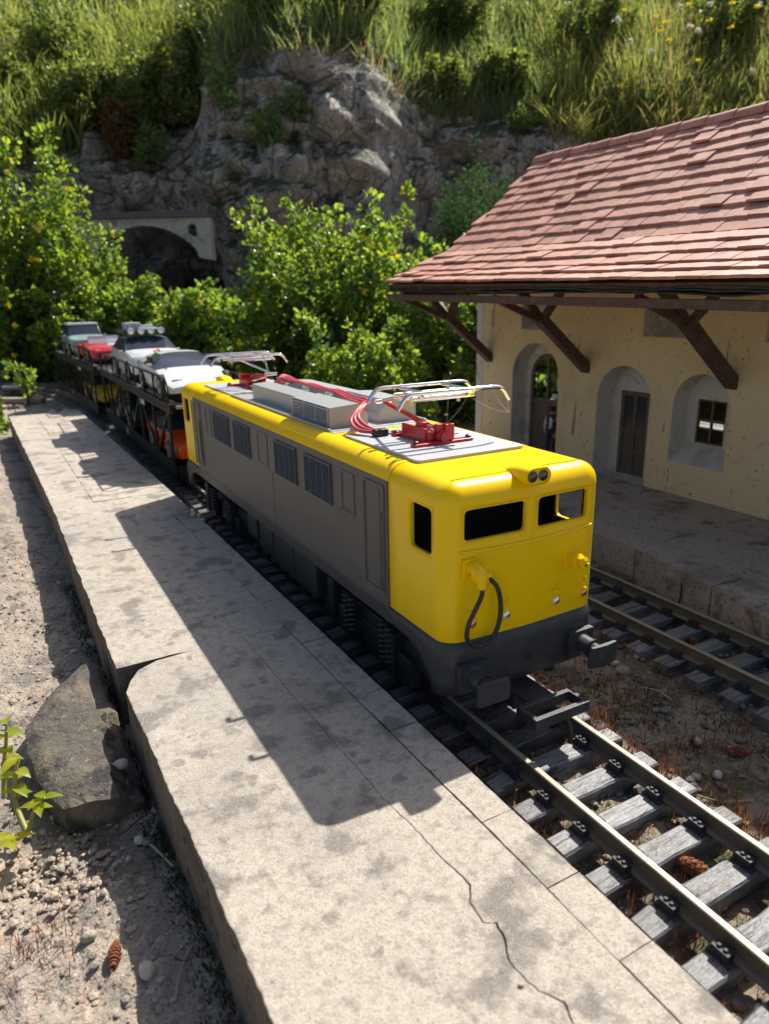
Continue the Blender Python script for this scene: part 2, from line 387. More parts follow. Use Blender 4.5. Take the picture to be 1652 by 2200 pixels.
# ================================================================ station platform
M_sp = mat('station platform stone', (.46, .385, .31), .92, layers=[('noise', 1.3, 6, .48, .64, (.27, .215, .175)), ('noise', 4, 5, .54, .68, (.22, .145, .11)),
    ('noise', 11, 5, .6, .72, (.33, .28, .23)), ('noise', 38, 3, .58, .68, (.09, .075, .06))], bump=[('noise', 22, 6, .7, .03), ('noise', 3, 4, .4, .06)])
ZS = 0.20
sp = thing('station_platform', 'shaded worn stone platform along the station wall', 'platform', (3.4, 3, -.2))
def xe(y): return interp([-3, -.1, .33, .63, 1.2, 1.8, 4, 13], [2.03, 2.11, 2.23, 2.3, 2.43, 2.44, 2.46, 2.5], y)
def xk(y): return xe(y) + .36
y = -2.9; k = 0
while y < 11:
    y1 = y + pr.uniform(.62, .95)
    slab(sp, [(xe(y), y + .006), (xk(y) - .006, y + .006), (xk(y1) - .006, y1 - .006), (xe(y1), y1 - .006)], ZS + pr.uniform(-.008, .006), -.2, M_sp, 300 + k, amp=.03, step=.05, bev=.03, tilt=.01)
    y = y1; k += 1
y = -2.9
while y < 11:
    y1 = y + pr.uniform(1.1, 1.7)
    slab(sp, [(xk(y) + .006, y + .006), (4.16, y + .006), (4.16, y1 - .006), (xk(y1) + .006, y1 - .006)], ZS + pr.uniform(-.004, .004), -.2, M_sp, 340 + k, amp=.012, bev=.01)
    y = y1; k += 1
# ================================================================ railway tracks
M_sleeper = mat('sleeper plastic', (.155, .152, .155), .48, layers=[('noise', 9, 5, .45, .7, (.235, .23, .23), (1, 4, 1)), ('noise', 20, 4, .555, .60, (.05, .05, .052), (.13, 1.7, 1)), ('noise', 2.6, 5, .56, .70, (.13, .105, .08))],
                bump=[('noise', 14, 4, .5, .02, (.22, 3.2, 1)), ('noise', 40, 4, .3, .006, (.2, 3, 1))], rand=.3, spec=.5)
M_rail_side = mat('rail side', (.15, .128, .098), .5, .35, layers=[('noise', 8, 4, .5, .7, (.20, .16, .11))], bump=[('noise', 40, 3, .3, .004)])
M_rail_top = mat('rail top brass', (.36, .31, .215), .5, .35, layers=[('noise', 12, 4, .45, .7, (.25, .215, .155), (3, .3, 1))], bump=[('noise', 60, 3, .25, .003, (4, .3, 1))])
M_clip = mat('clip plastic', (.035, .036, .04), .6, spec=.35)
def smooth_line(P, st):
    q = cat_rom([Vector((a, b, 0)) for a, b in P], 24); out = [q[0]]; acc = 0
    for a, b in zip(q, q[1:]):
        d = (b - a).length; 
        while acc + d >= st:
            t = (st - acc) / d; a = a.lerp(b, t); d = (b - a).length; acc = 0; out.append(a.copy())
        acc += d
    return out
PROF = [(-.042, .010), (-.042, .019), (-.012, .030), (-.007, .068), (-.017, .076), (-.017, .094), (-.012, .0985), (.012, .0985), (.017, .094), (.017, .076), (.007, .068), (.012, .030), (.042, .019), (.042, .010)]
def rail(root, line, off):
    n = len(PROF); V = []; F = []; Mi = []
    for i, c in enumerate(line):
        t = (line[min(i + 1, len(line) - 1)] - line[max(i - 1, 0)]).normalized(); s = Vector((t.y, -t.x, 0))
        for a, b in PROF: V.append(tuple(c + s * (off + a) + Vector((0, 0, b))))
    for i in range(len(line) - 1):
        for j in range(n):
            j2 = (j + 1) % n; F.append((i * n + j, i * n + j2, (i + 1) * n + j2, (i + 1) * n + j)); Mi.append(1 if j in (5, 6, 7) else 0)
    F.append(tuple(range(n))); F.append(tuple((len(line) - 1) * n + j for j in reversed(range(n)))); Mi += [0, 0]
    mb = MB(); mb.add(V, F, Mi)
    return mb.build('rail', [M_rail_side, M_rail_top], root, smooth=30)
def sleeper_mesh(seed):
    r = random.Random(seed); mb = MB(); nx = 9
    V = []
    for i in range(nx):
        x = -.44 + .88 * i / (nx - 1); e = .012 if i in (0, nx - 1) else 0
        y0 = -.062 + r.uniform(-.005, .005); y1 = .062 + r.uniform(-.005, .005); zt = r.uniform(-.003, .002) - e * .6
        for yy, zz in ((y0, -.13), (y0, zt - .009), (y0 + .009, zt), (0, zt + .001), (y1 - .009, zt), (y1, zt - .009), (y1, -.13)): V.append((x, yy, zz))
    F = [(i * 7 + j, i * 7 + j + 1, (i + 1) * 7 + j + 1, (i + 1) * 7 + j) for i in range(nx - 1) for j in range(6)]
    F += [tuple(range(7)), tuple((nx - 1) * 7 + j for j in reversed(range(7)))]
    mb.add(V, F); return mb.mesh('sleeper', M_sleeper, smooth=25)
SLM = [sleeper_mesh(s) for s in range(7)]
def clip_mesh():
    mb = MB()
    mb.bx(-.075, .075, -.05, .05, -.004, .014); 
    for s in (-1, 1):
        mb.bx(s * .03 if s > 0 else -.07, .07 if s > 0 else -.03, -.036, .036, .014, .046)
        for yy in (-.014, .014): mb.lathe([(.010, 0), (.010, .006), (.007, .009)], 8, Matrix.Translation((s * .053, yy, .046)))
    return mb.mesh('rail_clip', M_clip, smooth=30)
CLM = clip_mesh()
def track(name, label, P, st, y_phase, loc, clips_to=1e9):
    root = thing(name, label, 'railway track', loc)
    fine = smooth_line(P, .1)
    rail(root, fine, -.24); rail(root, fine, .24)
    L = smooth_line(P, st); k = 0
    for i, c in enumerate(L):
        t = (L[min(i + 1, len(L) - 1)] - L[max(i - 1, 0)]).normalized(); a = math.atan2(t.y, t.x) - math.pi / 2
        s = link('sleeper', SLM[(i * 3) % 7], root); s.location = c; s.rotation_euler = (0, 0, a + rnd.uniform(-.012, .012))
        if i % 2: s.scale = (-1, 1, 1)
        if c.y < clips_to:
            for off in (-.24, .24):
                q = link('rail_clip', CLM, None); q.parent = s; q.location = (off, 0, 0.001)
    return root
ST = .2455
def start(y): k = math.floor((y + .5385) / ST); return -.5385 + k * ST
y0 = start(-2.9)
MAIN = [(0, y0), (0, 0), (0, 5), (0, 9), (-.005, 11), (-.03, 12.5), (-.10, 14), (-.25, 16), (-.47, 18), (-.68, 19), (-1.02, 20), (-1.55, 20.9), (-2.4, 21.6), (-3.6, 22.0), (-5.2, 22.1)]
track('railway_track', 'front railway track carrying the yellow locomotive and the car carriers', MAIN, ST, 0, (0, 3, 0), 9)
y0b = -.376 - 8 * ST
track('railway_track', 'empty shaded railway track between the train and the station platform', [(1.737, y0b), (1.737, 2), (1.737, 6), (1.737, 13)], ST, 0, (1.737, 3, 0), 5)
# ================================================================ locomotive
M_yel = mat('yellow paint', (.96, .62, .0), .27, layers=[('noise', 1.7, 3, .4, .8, (.94, .595, .0))], bump=[('noise', 30, 3, .06, .004)], spec=.28)
M_gry = mat('grey body paint', (.100, .092, .085), .5, layers=[('noise', 6, 4, .4, .75, (.085, .079, .074))], bump=[('noise', 8, 4, .25, .006, (1, .4, 14))])
M_drk = mat('dark frame plastic', (.036, .038, .043), .45, layers=[('noise', 14, 4, .45, .75, (.06, .061, .065))], bump=[('noise', 90, 2, .35, .003)])
M_blk = mat('black plastic', (.012, .012, .013), .4)
M_int = mat('cab interior', (.012, .011, .010), .8)
M_lou = mat('louvre slate', (.06, .066, .078), .45)
M_slv = mat('silver roof equipment', (.44, .45, .46), .38, .35, bump=[('noise', 50, 3, .12, .003, (.3, 3, 3))])
M_pad = mat('light grey roof pad', (.40, .42, .45), .5, bump=[('noise', 45, 3, .1, .003)])
M_red = mat('red plastic', (.50, .012, .022), .32, spec=.5)
M_pnk = mat('red cable', (.56, .07, .10), .42)
M_chr = mat('chrome', (.82, .82, .82), .10, 1.0)
M_steel = mat('dull steel', (.42, .42, .43), .35, .9)
M_brass = mat('brass', (.80, .55, .18), .25, .9)
M_lens = mat('dark lamp lens', (.03, .022, .02), .08, spec=.8, coat=.6)
M_cop = mat('copper lamp lens', (.75, .38, .22), .12, .9)
M_rub = mat('rubber hose', (.022, .021, .022), .5)
LL, HW, LC, RC, RT, ZB, ZC = 5.34, .5194, .572, .10, .11, .665, 1.400
ZR = ZC + RT
loco = thing('locomotive', 'yellow and grey electric model locomotive with chrome pantographs', 'locomotive', (0, LL / 2, 0))
BOW = .018
def cab_cols():
    """columns around the cab nose: (side param, function inset -> (x, y))"""
    C = []
    def flat(ax, ay, nx, ny): return lambda d: (ax + nx * d, ay + ny * d)
    ys = [LC, .47, .35, .24, .125, RC]
    for yy in ys: C.append(('L', yy, flat(-HW, yy, 1, 0)))
    for k in range(1, 6):
        a = math.pi + k / 6 * math.pi / 2
        C.append(('c', 0, (lambda a: lambda d: (-HW + RC + (RC - d) * math.cos(a), RC + max(RC - d, -.02) * math.sin(a)))(a)))
    xs = [-HW + RC, -.30, -.17, -.03, .005, .04, .17, .30, .405, HW - RC]
    def fr(x): return lambda d: (x * (1 - d / HW * .25) if abs(x) > .3 else x, -BOW * (1 - abs(x) / HW) + d)
    for x in xs: C.append(('F', x, fr(x)))
    for k in range(1, 6):
        a = -math.pi / 2 + k / 6 * math.pi / 2
        C.append(('c', 1, (lambda a: lambda d: (HW - RC + (RC - d) * math.cos(a), RC + max(RC - d, -.02) * math.sin(a)))(a)))
    for yy in reversed(ys): C.append(('R', yy, flat(HW, yy, -1, 0)))
    return C
COLS = cab_cols()
FWIN = [(-HW + RC, -.03), (.04, .405)]; FZ = (1.207, 1.384); SZ = (1.107, 1.376); SY = (.125, .35)
def cab(flip):
    T = (lambda x, y, z: (x, y, z)) if not flip else (lambda x, y, z: (-x, LL - y, z))
    zs = [ZB, .8, .95, SZ[0], FZ[0], SZ[1], FZ[1], ZC]; mb = MB()
    rows = [(z, 0.0) for z in zs] + [(ZC + RT * math.sin(t), RT * (1 - math.cos(t))) for t in [math.radians(a) for a in (15, 30, 45, 60, 75, 90)]]
    n = len(rows)
    mb.add([T(*c[2](d), z) for c in COLS for z, d in rows], [])
    F = []
    for i in range(len(COLS) - 1):
        a, b = COLS[i], COLS[i + 1]
        for j in range(n - 1):
            zm = (rows[j][0] + rows[j + 1][0]) / 2
            if a[0] == b[0] == 'F':
                xm = (a[1] + b[1]) / 2
                if any(w[0] < xm < w[1] for w in FWIN) and FZ[0] < zm < FZ[1] and rows[j][1] == 0: continue
            if a[0] == b[0] and a[0] in 'LR':
                ym = (a[1] + b[1]) / 2
                if SY[0] < ym < SY[1] and SZ[0] < zm < SZ[1]: continue
            F.append((i * n + j, (i + 1) * n + j, (i + 1) * n + j + 1, i * n + j + 1))
    # cab roof: fan between left and right columns at the inner ring
    ring = [i * n + n - 1 for i in range(len(COLS))]
    F.append(tuple(ring))
    mb.f += F; mb.m += [0] * len(F)
    o = mb.build('cab', [M_yel, M_int], loco, smooth=32, fix=True)
    md = o.modifiers.new('shell', 'SOLIDIFY'); md.thickness = .026; md.offset = -1; md.material_offset = 1; md.material_offset_rim = 0
    md.use_even_offset = True; o.modifiers.new('normals', 'WEIGHTED_NORMAL').keep_sharp = True
    # rounded lips set into the window openings
    for x0, x1 in FWIN:
        fy = lambda x, d: -BOW * (1 - abs(x) / HW) + d
        MB().plate([rrect(x0 + .0015, x1 - .0015, FZ[0] + .0015, FZ[1] - .0015, .004, 2), rrect(x0 + .007, x1 - .007, FZ[0] + .007, FZ[1] - .007, .026, 5)[::-1]],
                   lambda x, z: T(x, fy(x, .003), z), lambda x, z: T(x, fy(x, .024), z)).build('window_lip', M_yel, loco)
    for s in (-1, 1):
        MB().plate([rrect(SY[0] + .0015, SY[1] - .0015, SZ[0] + .0015, SZ[1] - .0015, .004, 2), rrect(SY[0] + .010, SY[1] - .010, SZ[0] + .010, SZ[1] - .010, .028, 5)[::-1]],
                   lambda y, z: T(s * (HW - .003), y, z), lambda y, z: T(s * (HW - .024), y, z)).build('window_lip', M_yel, loco)
    # skirt and buffer beam below the cab
    sk = MB(); V = []; F = []
    def zbot(c):
        if c[0] in 'LR': return interp([.10, .13, .17, .22, .30, .40, .572], [.365, .42, .475, .52, .555, .570, .572], c[1])
        return .362
    CC = []
    for c in COLS:
        CC.append(c)
        if c[0] in 'LR' and c[1] == .24: pass
    for c in CC:
        zb = zbot(c)
        for k in range(6):
            z = lerp(zb, ZB + .002, k / 5); d = -.014 if k < 5 else -.002
            V.append(T(*c[2](d), z))
    for i in range(len(CC) - 1):
        for k in range(5): F.append((i * 6 + k, (i + 1) * 6 + k, (i + 1) * 6 + k + 1, i * 6 + k + 1))
    sk.add(V, F); o2 = sk.build('buffer_beam', M_drk, loco, smooth=35)
    md = o2.modifiers.new('shell', 'SOLIDIFY'); md.thickness = .03; md.offset = -1; md.use_even_offset = True; o2.modifiers.new('normals', 'WEIGHTED_NORMAL').keep_sharp = True
    # details
    d = MB()
    for s in (-1, 1):
        bxp = s * .372; f = lambda x, y, z: T(x, y, z)
        b = MB(); p0 = T(bxp, -.04, .475)
        b.box(p0, (.18, .036, .155)); dirv = -1 if not flip else 1
        Mx = Matrix.Translation(T(bxp, -.03, .475)) @ Matrix.Rotation(math.radians(90 * -dirv), 4, 'X')
        b.lathe([(.066, 0), (.066, .03), (.056, .034), (.054, .11), (.057, .112), (.057, .12), (.042, .122), (.042, .185)], 18, Mx)
        o3 = b.build('buffer', M_drk, loco, smooth=35)
        hd = MB(); prof = [(-.098, -.062), (.094, -.062), (.1, -.05), (.1, .03), (.082, .062), (-.094, .062), (-.1, .055), (-.1, -.056)]
        if s > 0: prof = [(-x, z) for x, z in prof][::-1]
        def cv(x): return .012 * (1 - (x / .1) ** 2)
        hd.plate([[(lerp(a[0], b2[0], t), lerp(a[1], b2[1], t)) for a, b2 in zip(prof, prof[1:] + prof[:1]) for t in (0, .5)]],
                 lambda x, z: T(bxp + x, -.228 - cv(x), .475 + z), lambda x, z: T(bxp + x, -.212, .475 + z))
        hd.build('buffer_head', M_drk, o3, bevel=.004)
    for x in (-.365, -.15, .195, .405):
        l = MB(); Mx = Matrix.Translation(T(x, -BOW * (1 - abs(x) / HW) + .004, .765)) @ Matrix.Rotation(math.radians(90 if not flip else -90), 4, 'X')
        l.lathe([(.040, 0), (.038, .008), (.031, .018), (.024, .0185)], 18, Mx)
        o4 = l.build('lamp_ring', M_yel, loco, smooth=30)
        l = MB(); l.lathe([(.023, .014), (.023, .022), (.014, .027), (.004, .029)], 14, Mx)
        l.build('lamp_lens', M_cop if abs(x) > .3 else M_chr, o4, smooth=50)
        l = MB(); l.box(T(x - .004, -BOW * (1 - abs(x) / HW) - .004, .83), (.05, .014, .008)); l.box(T(x + .014, -BOW * (1 - abs(x) / HW) - .004, .845), (.008, .014, .03))
        l.build('lamp_bracket', M_yel, loco, bevel=.002)
    # sill moulding under the windows
    l = MB(); pts = [T(x, -BOW * (1 - abs(x) / HW) - .003, 1.162 - .012 * (1 - (x / .46) ** 2)) for x in [-.435 + .87 * k / 16 for k in range(17)]]
    l.tube(pts, .010, 8).build('moulding', M_yel, loco, smooth=50)
    l = MB().tube([T(.003, -BOW + .001, z) for z in (ZB + .01, .9, 1.15, 1.38)], .004, 6).build('centre_seam', M_yel, loco, smooth=50)
    # headlight pod
    l = MB(); pill = rrect(-.078, .078, -.045, .045, .044, 6); n = len(pill); V = []; F = []
    for yy, sc, dz in ((-.05, .93, 0), (-.062, 1, 0), (-.02, 1, 0), (.05, .98, -.004), (.10, .92, -.012), (.16, .8, -.028), (.22, .6, -.05)):
        for a, b in pill: V.append(T(a * sc, yy, 1.507 + dz + b * sc))
    for i in range(6):
        for j in range(n): F.append((i * n + j, i * n + (j + 1) % n, (i + 1) * n + (j + 1) % n, (i + 1) * n + j))
    F.append(tuple(range(n))); F.append(tuple(6 * n + j for j in range(n)))
    l.add(V, F); pod = l.build('headlight_pod', M_yel, loco, smooth=40)
    for x in (-.034, .034):
        Mx = Matrix.Translation(T(x, -.05, 1.507)) @ Matrix.Rotation(math.radians(90 if not flip else -90), 4, 'X')
        MB().lathe([(.029, 0), (.029, .006), (.024, .007), (.023, .003), (.012, .006), (.003, .0065)], 18, Mx).build('headlight', [M_lens], pod, smooth=30)
    if not flip:
        # multiple-unit connector with its hose, and the pipe stub on the other side
        l = MB(); l.box((-.385, -.014, 1.075), (.085, .02, .10)); l.tube(cat_rom([(-.375, -.02, 1.085), (-.372, -.06, 1.075), (-.366, -.085, 1.04), (-.36, -.088, .985)], 4), [.036] * 8 + [.032, .03, .027, .026, .022], 12)
        l.box((-.372, -.07, 1.06), (.05, .05, .07), Matrix.Rotation(.5, 3, 'X'))
        con = l.build('hose_connector', M_yel, loco, smooth=40, bevel=.003)
        l = MB(); Mx = Matrix.Translation((-.268, -.012, 1.0)) @ Matrix.Rotation(math.radians(90), 4, 'X')
        l.lathe([(.036, -.004), (.034, .006), (.024, .014), (.012, .018)], 16, Mx).build('hose_socket', M_yel, loco, smooth=40)
        l = MB(); l.tube(cat_rom([(-.36, -.088, 1.0), (-.365, -.092, .95), (-.395, -.085, .88), (-.425, -.07, .80), (-.428, -.06, .72), (-.39, -.055, .665), (-.33, -.055, .645), (-.265, -.055, .67), (-.225, -.055, .74), (-.213, -.055, .82), (-.222, -.056, .90), (-.245, -.052, .965), (-.268, -.02, 1.0)], 5), .0125, 10)
        l.build('hose', M_rub, loco, smooth=60)
        l = MB(); Mx = Matrix.Translation((.30, -.004, .985)) @ Matrix.Rotation(math.radians(90 - 6), 4, 'X')
        l.lathe([(.058, 0), (.058, .01), (.044, .014), (.042, .07), (.037, .076), (.031, .078), (.032, .11), (.024, .115)], 18, Mx)
        l.box((.30, -.11, .985), (.06, .03, .014)); l.box((.30, -.11, .985), (.014, .03, .06)); l.build('pipe_stub', M_yel, loco, smooth=30)
        # coupler
        l = MB(); l.bx(-.185, .185, -.335, -.305, .245, .305); l.bx(-.185, .185, -.205, -.175, .245, .305)
        l.bx(-.185, -.155, -.305, -.205, .245, .305); l.bx(.155, .185, -.305, -.205, .245, .305); l.bx(-.085, .085, -.18, .12, .262, .29)
        l.bx(-.07, .07, -.02, .14, .16, .262); l.lathe([(.012, 0), (.012, .006)], 10, Matrix.Translation((0, -.09, .288)))
        cp = l.build('coupler_loop', M_drk, loco, bevel=.005)
        MB().tube(cat_rom([(.045, -.30, .24), (.05, -.335, .20), (.055, -.345, .14), (.06, -.33, .09)], 4), .012, 8).build('coupler_hook', M_drk, cp, smooth=40)
        MB().lathe([(.014, 0), (.014, .003)], 12, Matrix.Translation((0, -.0305 - BOW - .004, .49)) @ Matrix.Rotation(math.radians(90), 4, 'X')).build('bolt', M_blk, loco)
cab(False); cab(True)
# grey sides
Y0, Y1 = LC + .003, LL - LC - .003
for s in (-1, 1):
    sx = s * (HW - .004)
    side = MB().bx(sx - .012, sx + .012, Y0, Y1, ZB - .02, ZC + .016).build('side_panel', M_gry, loco)
    MB().bx(s * (HW - .004), s * (HW + .010), LC - .03, LL - LC + .03, .568, ZB - .004).build('frame_rail', M_drk, loco, bevel=.004)
    MB().bx(s * (HW + .004), s * (HW + .0095), Y0, Y1, ZB + .004, ZB + .012).build('rubbing_strip', M_gry, side)
    X = lambda d: s * (HW + .008 + d)
    def ring(name, y0, y1, z0, z1, w, r, h=.007, m=M_gry, par=side):
        mb = MB(); mb.plate([rrect(y0, y1, z0, z1, r), rrect(y0 + w, y1 - w, z0 + w, z1 - w, max(r - w, .003))[::-1]], lambda a, b: (X(h), a, b), lambda a, b: (X(-.004), a, b))
        return mb.build(name, m, par)
    for y0, y1 in ((3.505, 4.0), (2.926, 3.364), (1.895, 2.333), (1.302, 1.744)):
        lv = MB().bx(X(-.004), X(.004), y0, y1, 1.102, 1.365).build('louvre', M_lou, loco)
        mb = MB(); nc = 4; cw_ = (y1 - y0 - .02) / nc
        for c in range(nc):
            for k in range(13):
                z = 1.117 + k * .0188
                mb.box((X(.007), y0 + .012 + cw_ * (c + .5), z + .006), (.012, cw_ - .012, .009), Matrix.Rotation(s * .7, 3, 'Y'))
        mb.build('slat_panel', M_lou, lv)
        mb = MB()
        for c in range(nc + 1): mb.bx(X(.003), X(.013), y0 + .004 + cw_ * c, y0 + .012 + cw_ * c, 1.105, 1.365)
        mb.bx(X(.003), X(.012), y0, y1, 1.358, 1.368); mb.bx(X(.003), X(.012), y0, y1, 1.098, 1.106)
        mb.build('louvre_frame', M_lou, lv)
    for y0, y1 in ((4.10, 4.30), (2.50, 2.74), (.978, 1.17)):
        w = ring('window_frame', y0, y1, 1.10, 1.372, .016, .02, .005)
        mb = MB(); mb.bx(X(-.003), X(.0025), y1 - .032, y1 - .014, 1.125, 1.36); mb.bx(X(-.003), X(.0025), y0 + .014, y1 - .03, 1.118, 1.13); mb.build('shade_groove_strip', M_lou, w)  # L-shaped dark strips paint the shade inside the recessed blind window
    for y0, y1 in ((.605, .86), (4.48, 4.735)):
        dr = ring('door', y0, y1, .728, 1.385, .014, .022, .006)
        mb = MB(); mb.bx(X(-.003), X(.0025), y1 - .03, y1 - .016, .75, 1.365); mb.bx(X(-.003), X(.0025), y0 + .06, y0 + .066, .75, 1.36); mb.build('shade_groove_strip', M_lou, dr)
        MB().tube([(X(.004), y0 + .03, z) for z in (.74, .78)] + [(X(.016), y0 + .03, z) for z in (.80, .9, 1.0, 1.1, 1.18)] + [(X(.004), y0 + .03, 1.22)], .006, 6).build('handrail', M_gry, dr, smooth=50)
    yw = LL - LC
    MB().tube([(X(.002), yw + .045, z) for z in (.70, 1.0, 1.38)], .006, 6).build('handrail', M_drk, loco)
    MB().tube([(X(0), 2.42, z) for z in (ZB + .01, 1.1)], .0035, 6).build('panel_seam', M_gry, side)
# middle roof
prof = [(-HW - .002, ZC + .014)] + [(-HW - .002 + RT * (1 - math.cos(t)), ZC + .003 + RT * math.sin(t)) for t in [math.radians(a) for a in range(0, 91, 10)]]
prof = prof + [(-x, z) for x, z in prof[::-1]]
mb = MB(); V = []; n = len(prof)
for yy in (LC + .002, 2.418, 2.424, LL - LC - .002):
    for x, z in prof: V.append((x, yy, z))
F = [(i * n + j, i * n + j + 1, (i + 1) * n + j + 1, (i + 1) * n + j) for i in (0, 2) for j in range(n - 1)] + [tuple(range(n)), tuple(range(n, 2 * n)), tuple(range(2 * n, 3 * n)), tuple(range(3 * n, 4 * n))]
mb.add(V, F).build('roof', M_yel, loco, smooth=30)
MB().bx(-HW + .03, HW - .03, LC - .08, LL - LC + .08, .55, .70).build('floor_pan', M_blk, loco)
MB().bx(-HW + .03, HW - .03, LC - .02, LC + .02, ZB, ZC + .05).build('bulkhead', M_int, loco)
MB().bx(-HW + .03, HW - .03, LL - LC - .02, LL - LC + .02, ZB, ZC + .05).build('bulkhead', M_int, loco)
# pantograph pads and pantographs
def pantograph(flip):
    T = (lambda x, y, z: Vector((x, y, z))) if not flip else (lambda x, y, z: Vector((-x, LL - y, z)))
    pad = MB().plate([rrect(-.375, .375, .5, 1.42, .03)], lambda x, y: T(x, y, 1.528), lambda x, y: T(x, y, 1.508)).build('roof_pad', M_pad, loco, bevel=.004)
    b = MB(); bb = lambda x0, x1, y0, y1, z0, z1: b.box(T((x0 + x1) / 2, (y0 + y1) / 2, (z0 + z1) / 2), (abs(x1 - x0), abs(y1 - y0), abs(z1 - z0)))
    bb(-.21, .21, .79, .85, 1.528, 1.546); bb(-.10, -.04, .82, 1.28, 1.528, 1.548); bb(.05, .10, .82, 1.2, 1.528, 1.545); bb(-.13, .13, 1.16, 1.22, 1.528, 1.55)
    bb(-.09, .09, .84, .88, 1.546, 1.60); bb(-.10, -.08, .86, 1.14, 1.546, 1.62); bb(.075, .095, .86, 1.12, 1.546, 1.60); bb(.01, .075, .80, .86, 1.546, 1.645); bb(-.08, -.04, .92, 1.0, 1.6, 1.648); bb(-.04, .02, .82, .85, 1.6, 1.648)
    base = b.build('pantograph_base', M_red, loco, bevel=.005)
    b = MB(); b.lathe([(.045, 0), (.045, .05), (.03, .055), (.03, .07)], 14, Matrix.Translation(T(.0, .86, 1.57)) @ Matrix.Rotation(math.radians(90 if not flip else -90), 4, 'X')).build('pivot', M_red, base, smooth=35)
    for x, yy in ((-.19, .82), (.19, .82), (-.11, 1.19), (.11, 1.19)):
        MB().lathe([(.018, 0), (.018, .014), (.012, .018)], 10, Matrix.Translation(T(x, yy, 1.545))).build('bolt', M_blk, base, smooth=40)
    sp_ = [T(-.035 + .018 * math.cos(t), .90 + .16 * t / (14 * math.pi), 1.61 + .018 * math.sin(t)) for t in [k * math.pi / 5 for k in range(71)]]
    MB().tube(sp_, .0035, 5).build('spring', M_chr, base, smooth=60)
    K = T(0, 1.56, 1.70)
    MB().tube([T(0, .98, 1.61), T(0, 1.25, 1.655), K], [.022, .018, .014], 10).build('lower_arm', M_red, base, smooth=50)
    MB().tube([T(.07, 1.02, 1.575), T(.02, 1.5, 1.67)], .007, 6).build('control_rod', M_chr, base, smooth=50)
    up = MB()
    for s in (-1, 1): up.tube([K + Vector((s * .02, 0, .0)), T(s * .10, 1.15, 1.785), T(s * .14, .93, 1.825)], .010, 8)
    up.tube([T(-.15, .93, 1.825), T(.15, .93, 1.825)], .012, 8); up.tube([K - Vector((.06, 0, 0)), K + Vector((.06, 0, 0))], .016, 8)
    upo = up.build('upper_arm', M_chr, base, smooth=50)
    for yy in (.76, 1.13):
        path = [T(x_ + .055, yy, z_) for x_, z_ in ((-.40, 1.765), (-.385, 1.785), (-.355, 1.825), (-.31, 1.847), (-.2, 1.85), (0, 1.85), (.2, 1.85), (.31, 1.847), (.355, 1.825), (.385, 1.785), (.40, 1.765))]
        MB().tube(cat_rom(path, 4), .0125, 8).build('collector_bar', M_chr, upo, smooth=60)
    for s in (-1, 1):
        MB().tube([T(s * .16 + .04, .76, 1.842), T(s * .16 + .04, 1.13, 1.842)], .010, 8).build('collector_frame', M_chr, upo, smooth=50)
        MB().tube([T(s * .14, .93, 1.825), T(s * .16, .78, 1.815), T(s * .2, .77, 1.84)], .008, 6).build('pan_link', M_chr, upo, smooth=50)
        MB().box(T(s * .17, .9, 1.795), (.02, .012, .07)).build('brass_lug', M_brass, upo)
    for y_ in (.84, 1.05): MB().tube([T(-.2, y_, 1.808), T(.24, y_, 1.808)], .018, 10).build('collector_tube', M_chr, upo, smooth=50)
    # connector block with three cables
    MB().box(T(-.2, 1.24, 1.55), (.10, .05, .05)).build('terminal_block', M_blk, base, bevel=.008)
    for k in range(3):
        dx = k * .028; dz = k * .012
        path = [T(-.24 + dx * .3, 1.26, 1.555 + dz * .3), T(-.30 + dx, 1.36, 1.56 + dz), T(-.29 + dx, 1.48, 1.60 + dz), T(-.20 + dx, 1.56, 1.655 + dz), T(-.10 + dx * .7, 1.66, 1.68), T(-.04 + dx, 1.85, 1.655 + dz), T(-.03 + dx, 2.1, 1.66)]
        MB().tube(cat_rom(path, 5), .0125, 8).build('cable', M_pnk, base, smooth=60)
pantograph(False); pantograph(True)
# silver roof boxes
tray = MB(); tray.bx(-.39, .39, 1.62, 3.86, 1.508, 1.522); tray.bx(-.39, -.37, 1.62, 3.86, 1.522, 1.534); tray.bx(.37, .39, 1.62, 3.86, 1.522, 1.534)
tray.bx(-.39, .39, 1.56, 1.62, 1.508, 1.518).build('roof_tray', M_slv, loco, bevel=.003)
for s in (-1, 1):
    for (y0, y1, xo, ht) in ((1.70, 2.38, .345, 1.665), (2.384, 3.5, .285, 1.655)):
        P = [(xo, 1.522), (xo, ht), (.12, ht + .012), (.045, 1.60), (.045, 1.522)]
        mb = MB(); mb.plate([[(s * a, b) for a, b in P]], lambda a, b: (a, y0, b), lambda a, b: (a, y1, b))
        bo = mb.build('roof_box', M_slv, loco, bevel=.003)
        if y0 < 2:
            mb = MB()
            for k in range(9): mb.box((s * (xo + .004), (y0 + y1) / 2, 1.534 + k * .0145), (.014, y1 - y0 - .02, .0055), Matrix.Rotation(s * .5, 3, 'Y'))
            for k in range(4): mb.bx(s * (xo - .002), s * (xo + .010), y0 + .012 + k * .212, y0 + .02 + k * .212, 1.527, 1.66)
            mb.build('slat_panel', M_slv, bo)
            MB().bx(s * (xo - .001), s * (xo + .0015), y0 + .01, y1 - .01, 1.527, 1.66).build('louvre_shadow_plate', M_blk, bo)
for k in range(3):
    x = -.03 + k * .03
    path = [(x, 2.05, 1.66 + .004 * k), (x - .005, 2.3, 1.692), (x + .02 * math.sin(k * 2), 2.5, 1.684), (x - .015, 2.75, 1.694), (x + .018 * math.cos(k * 1.7), 3.0, 1.688), (x, 3.25, 1.694), (x + .02, 3.5, 1.684), (x - .01, 3.7, 1.60), (x - .06, 3.9, 1.56)]
    MB().tube(cat_rom(path, 5), .0125, 8).build('cable', M_pnk, loco, smooth=60)
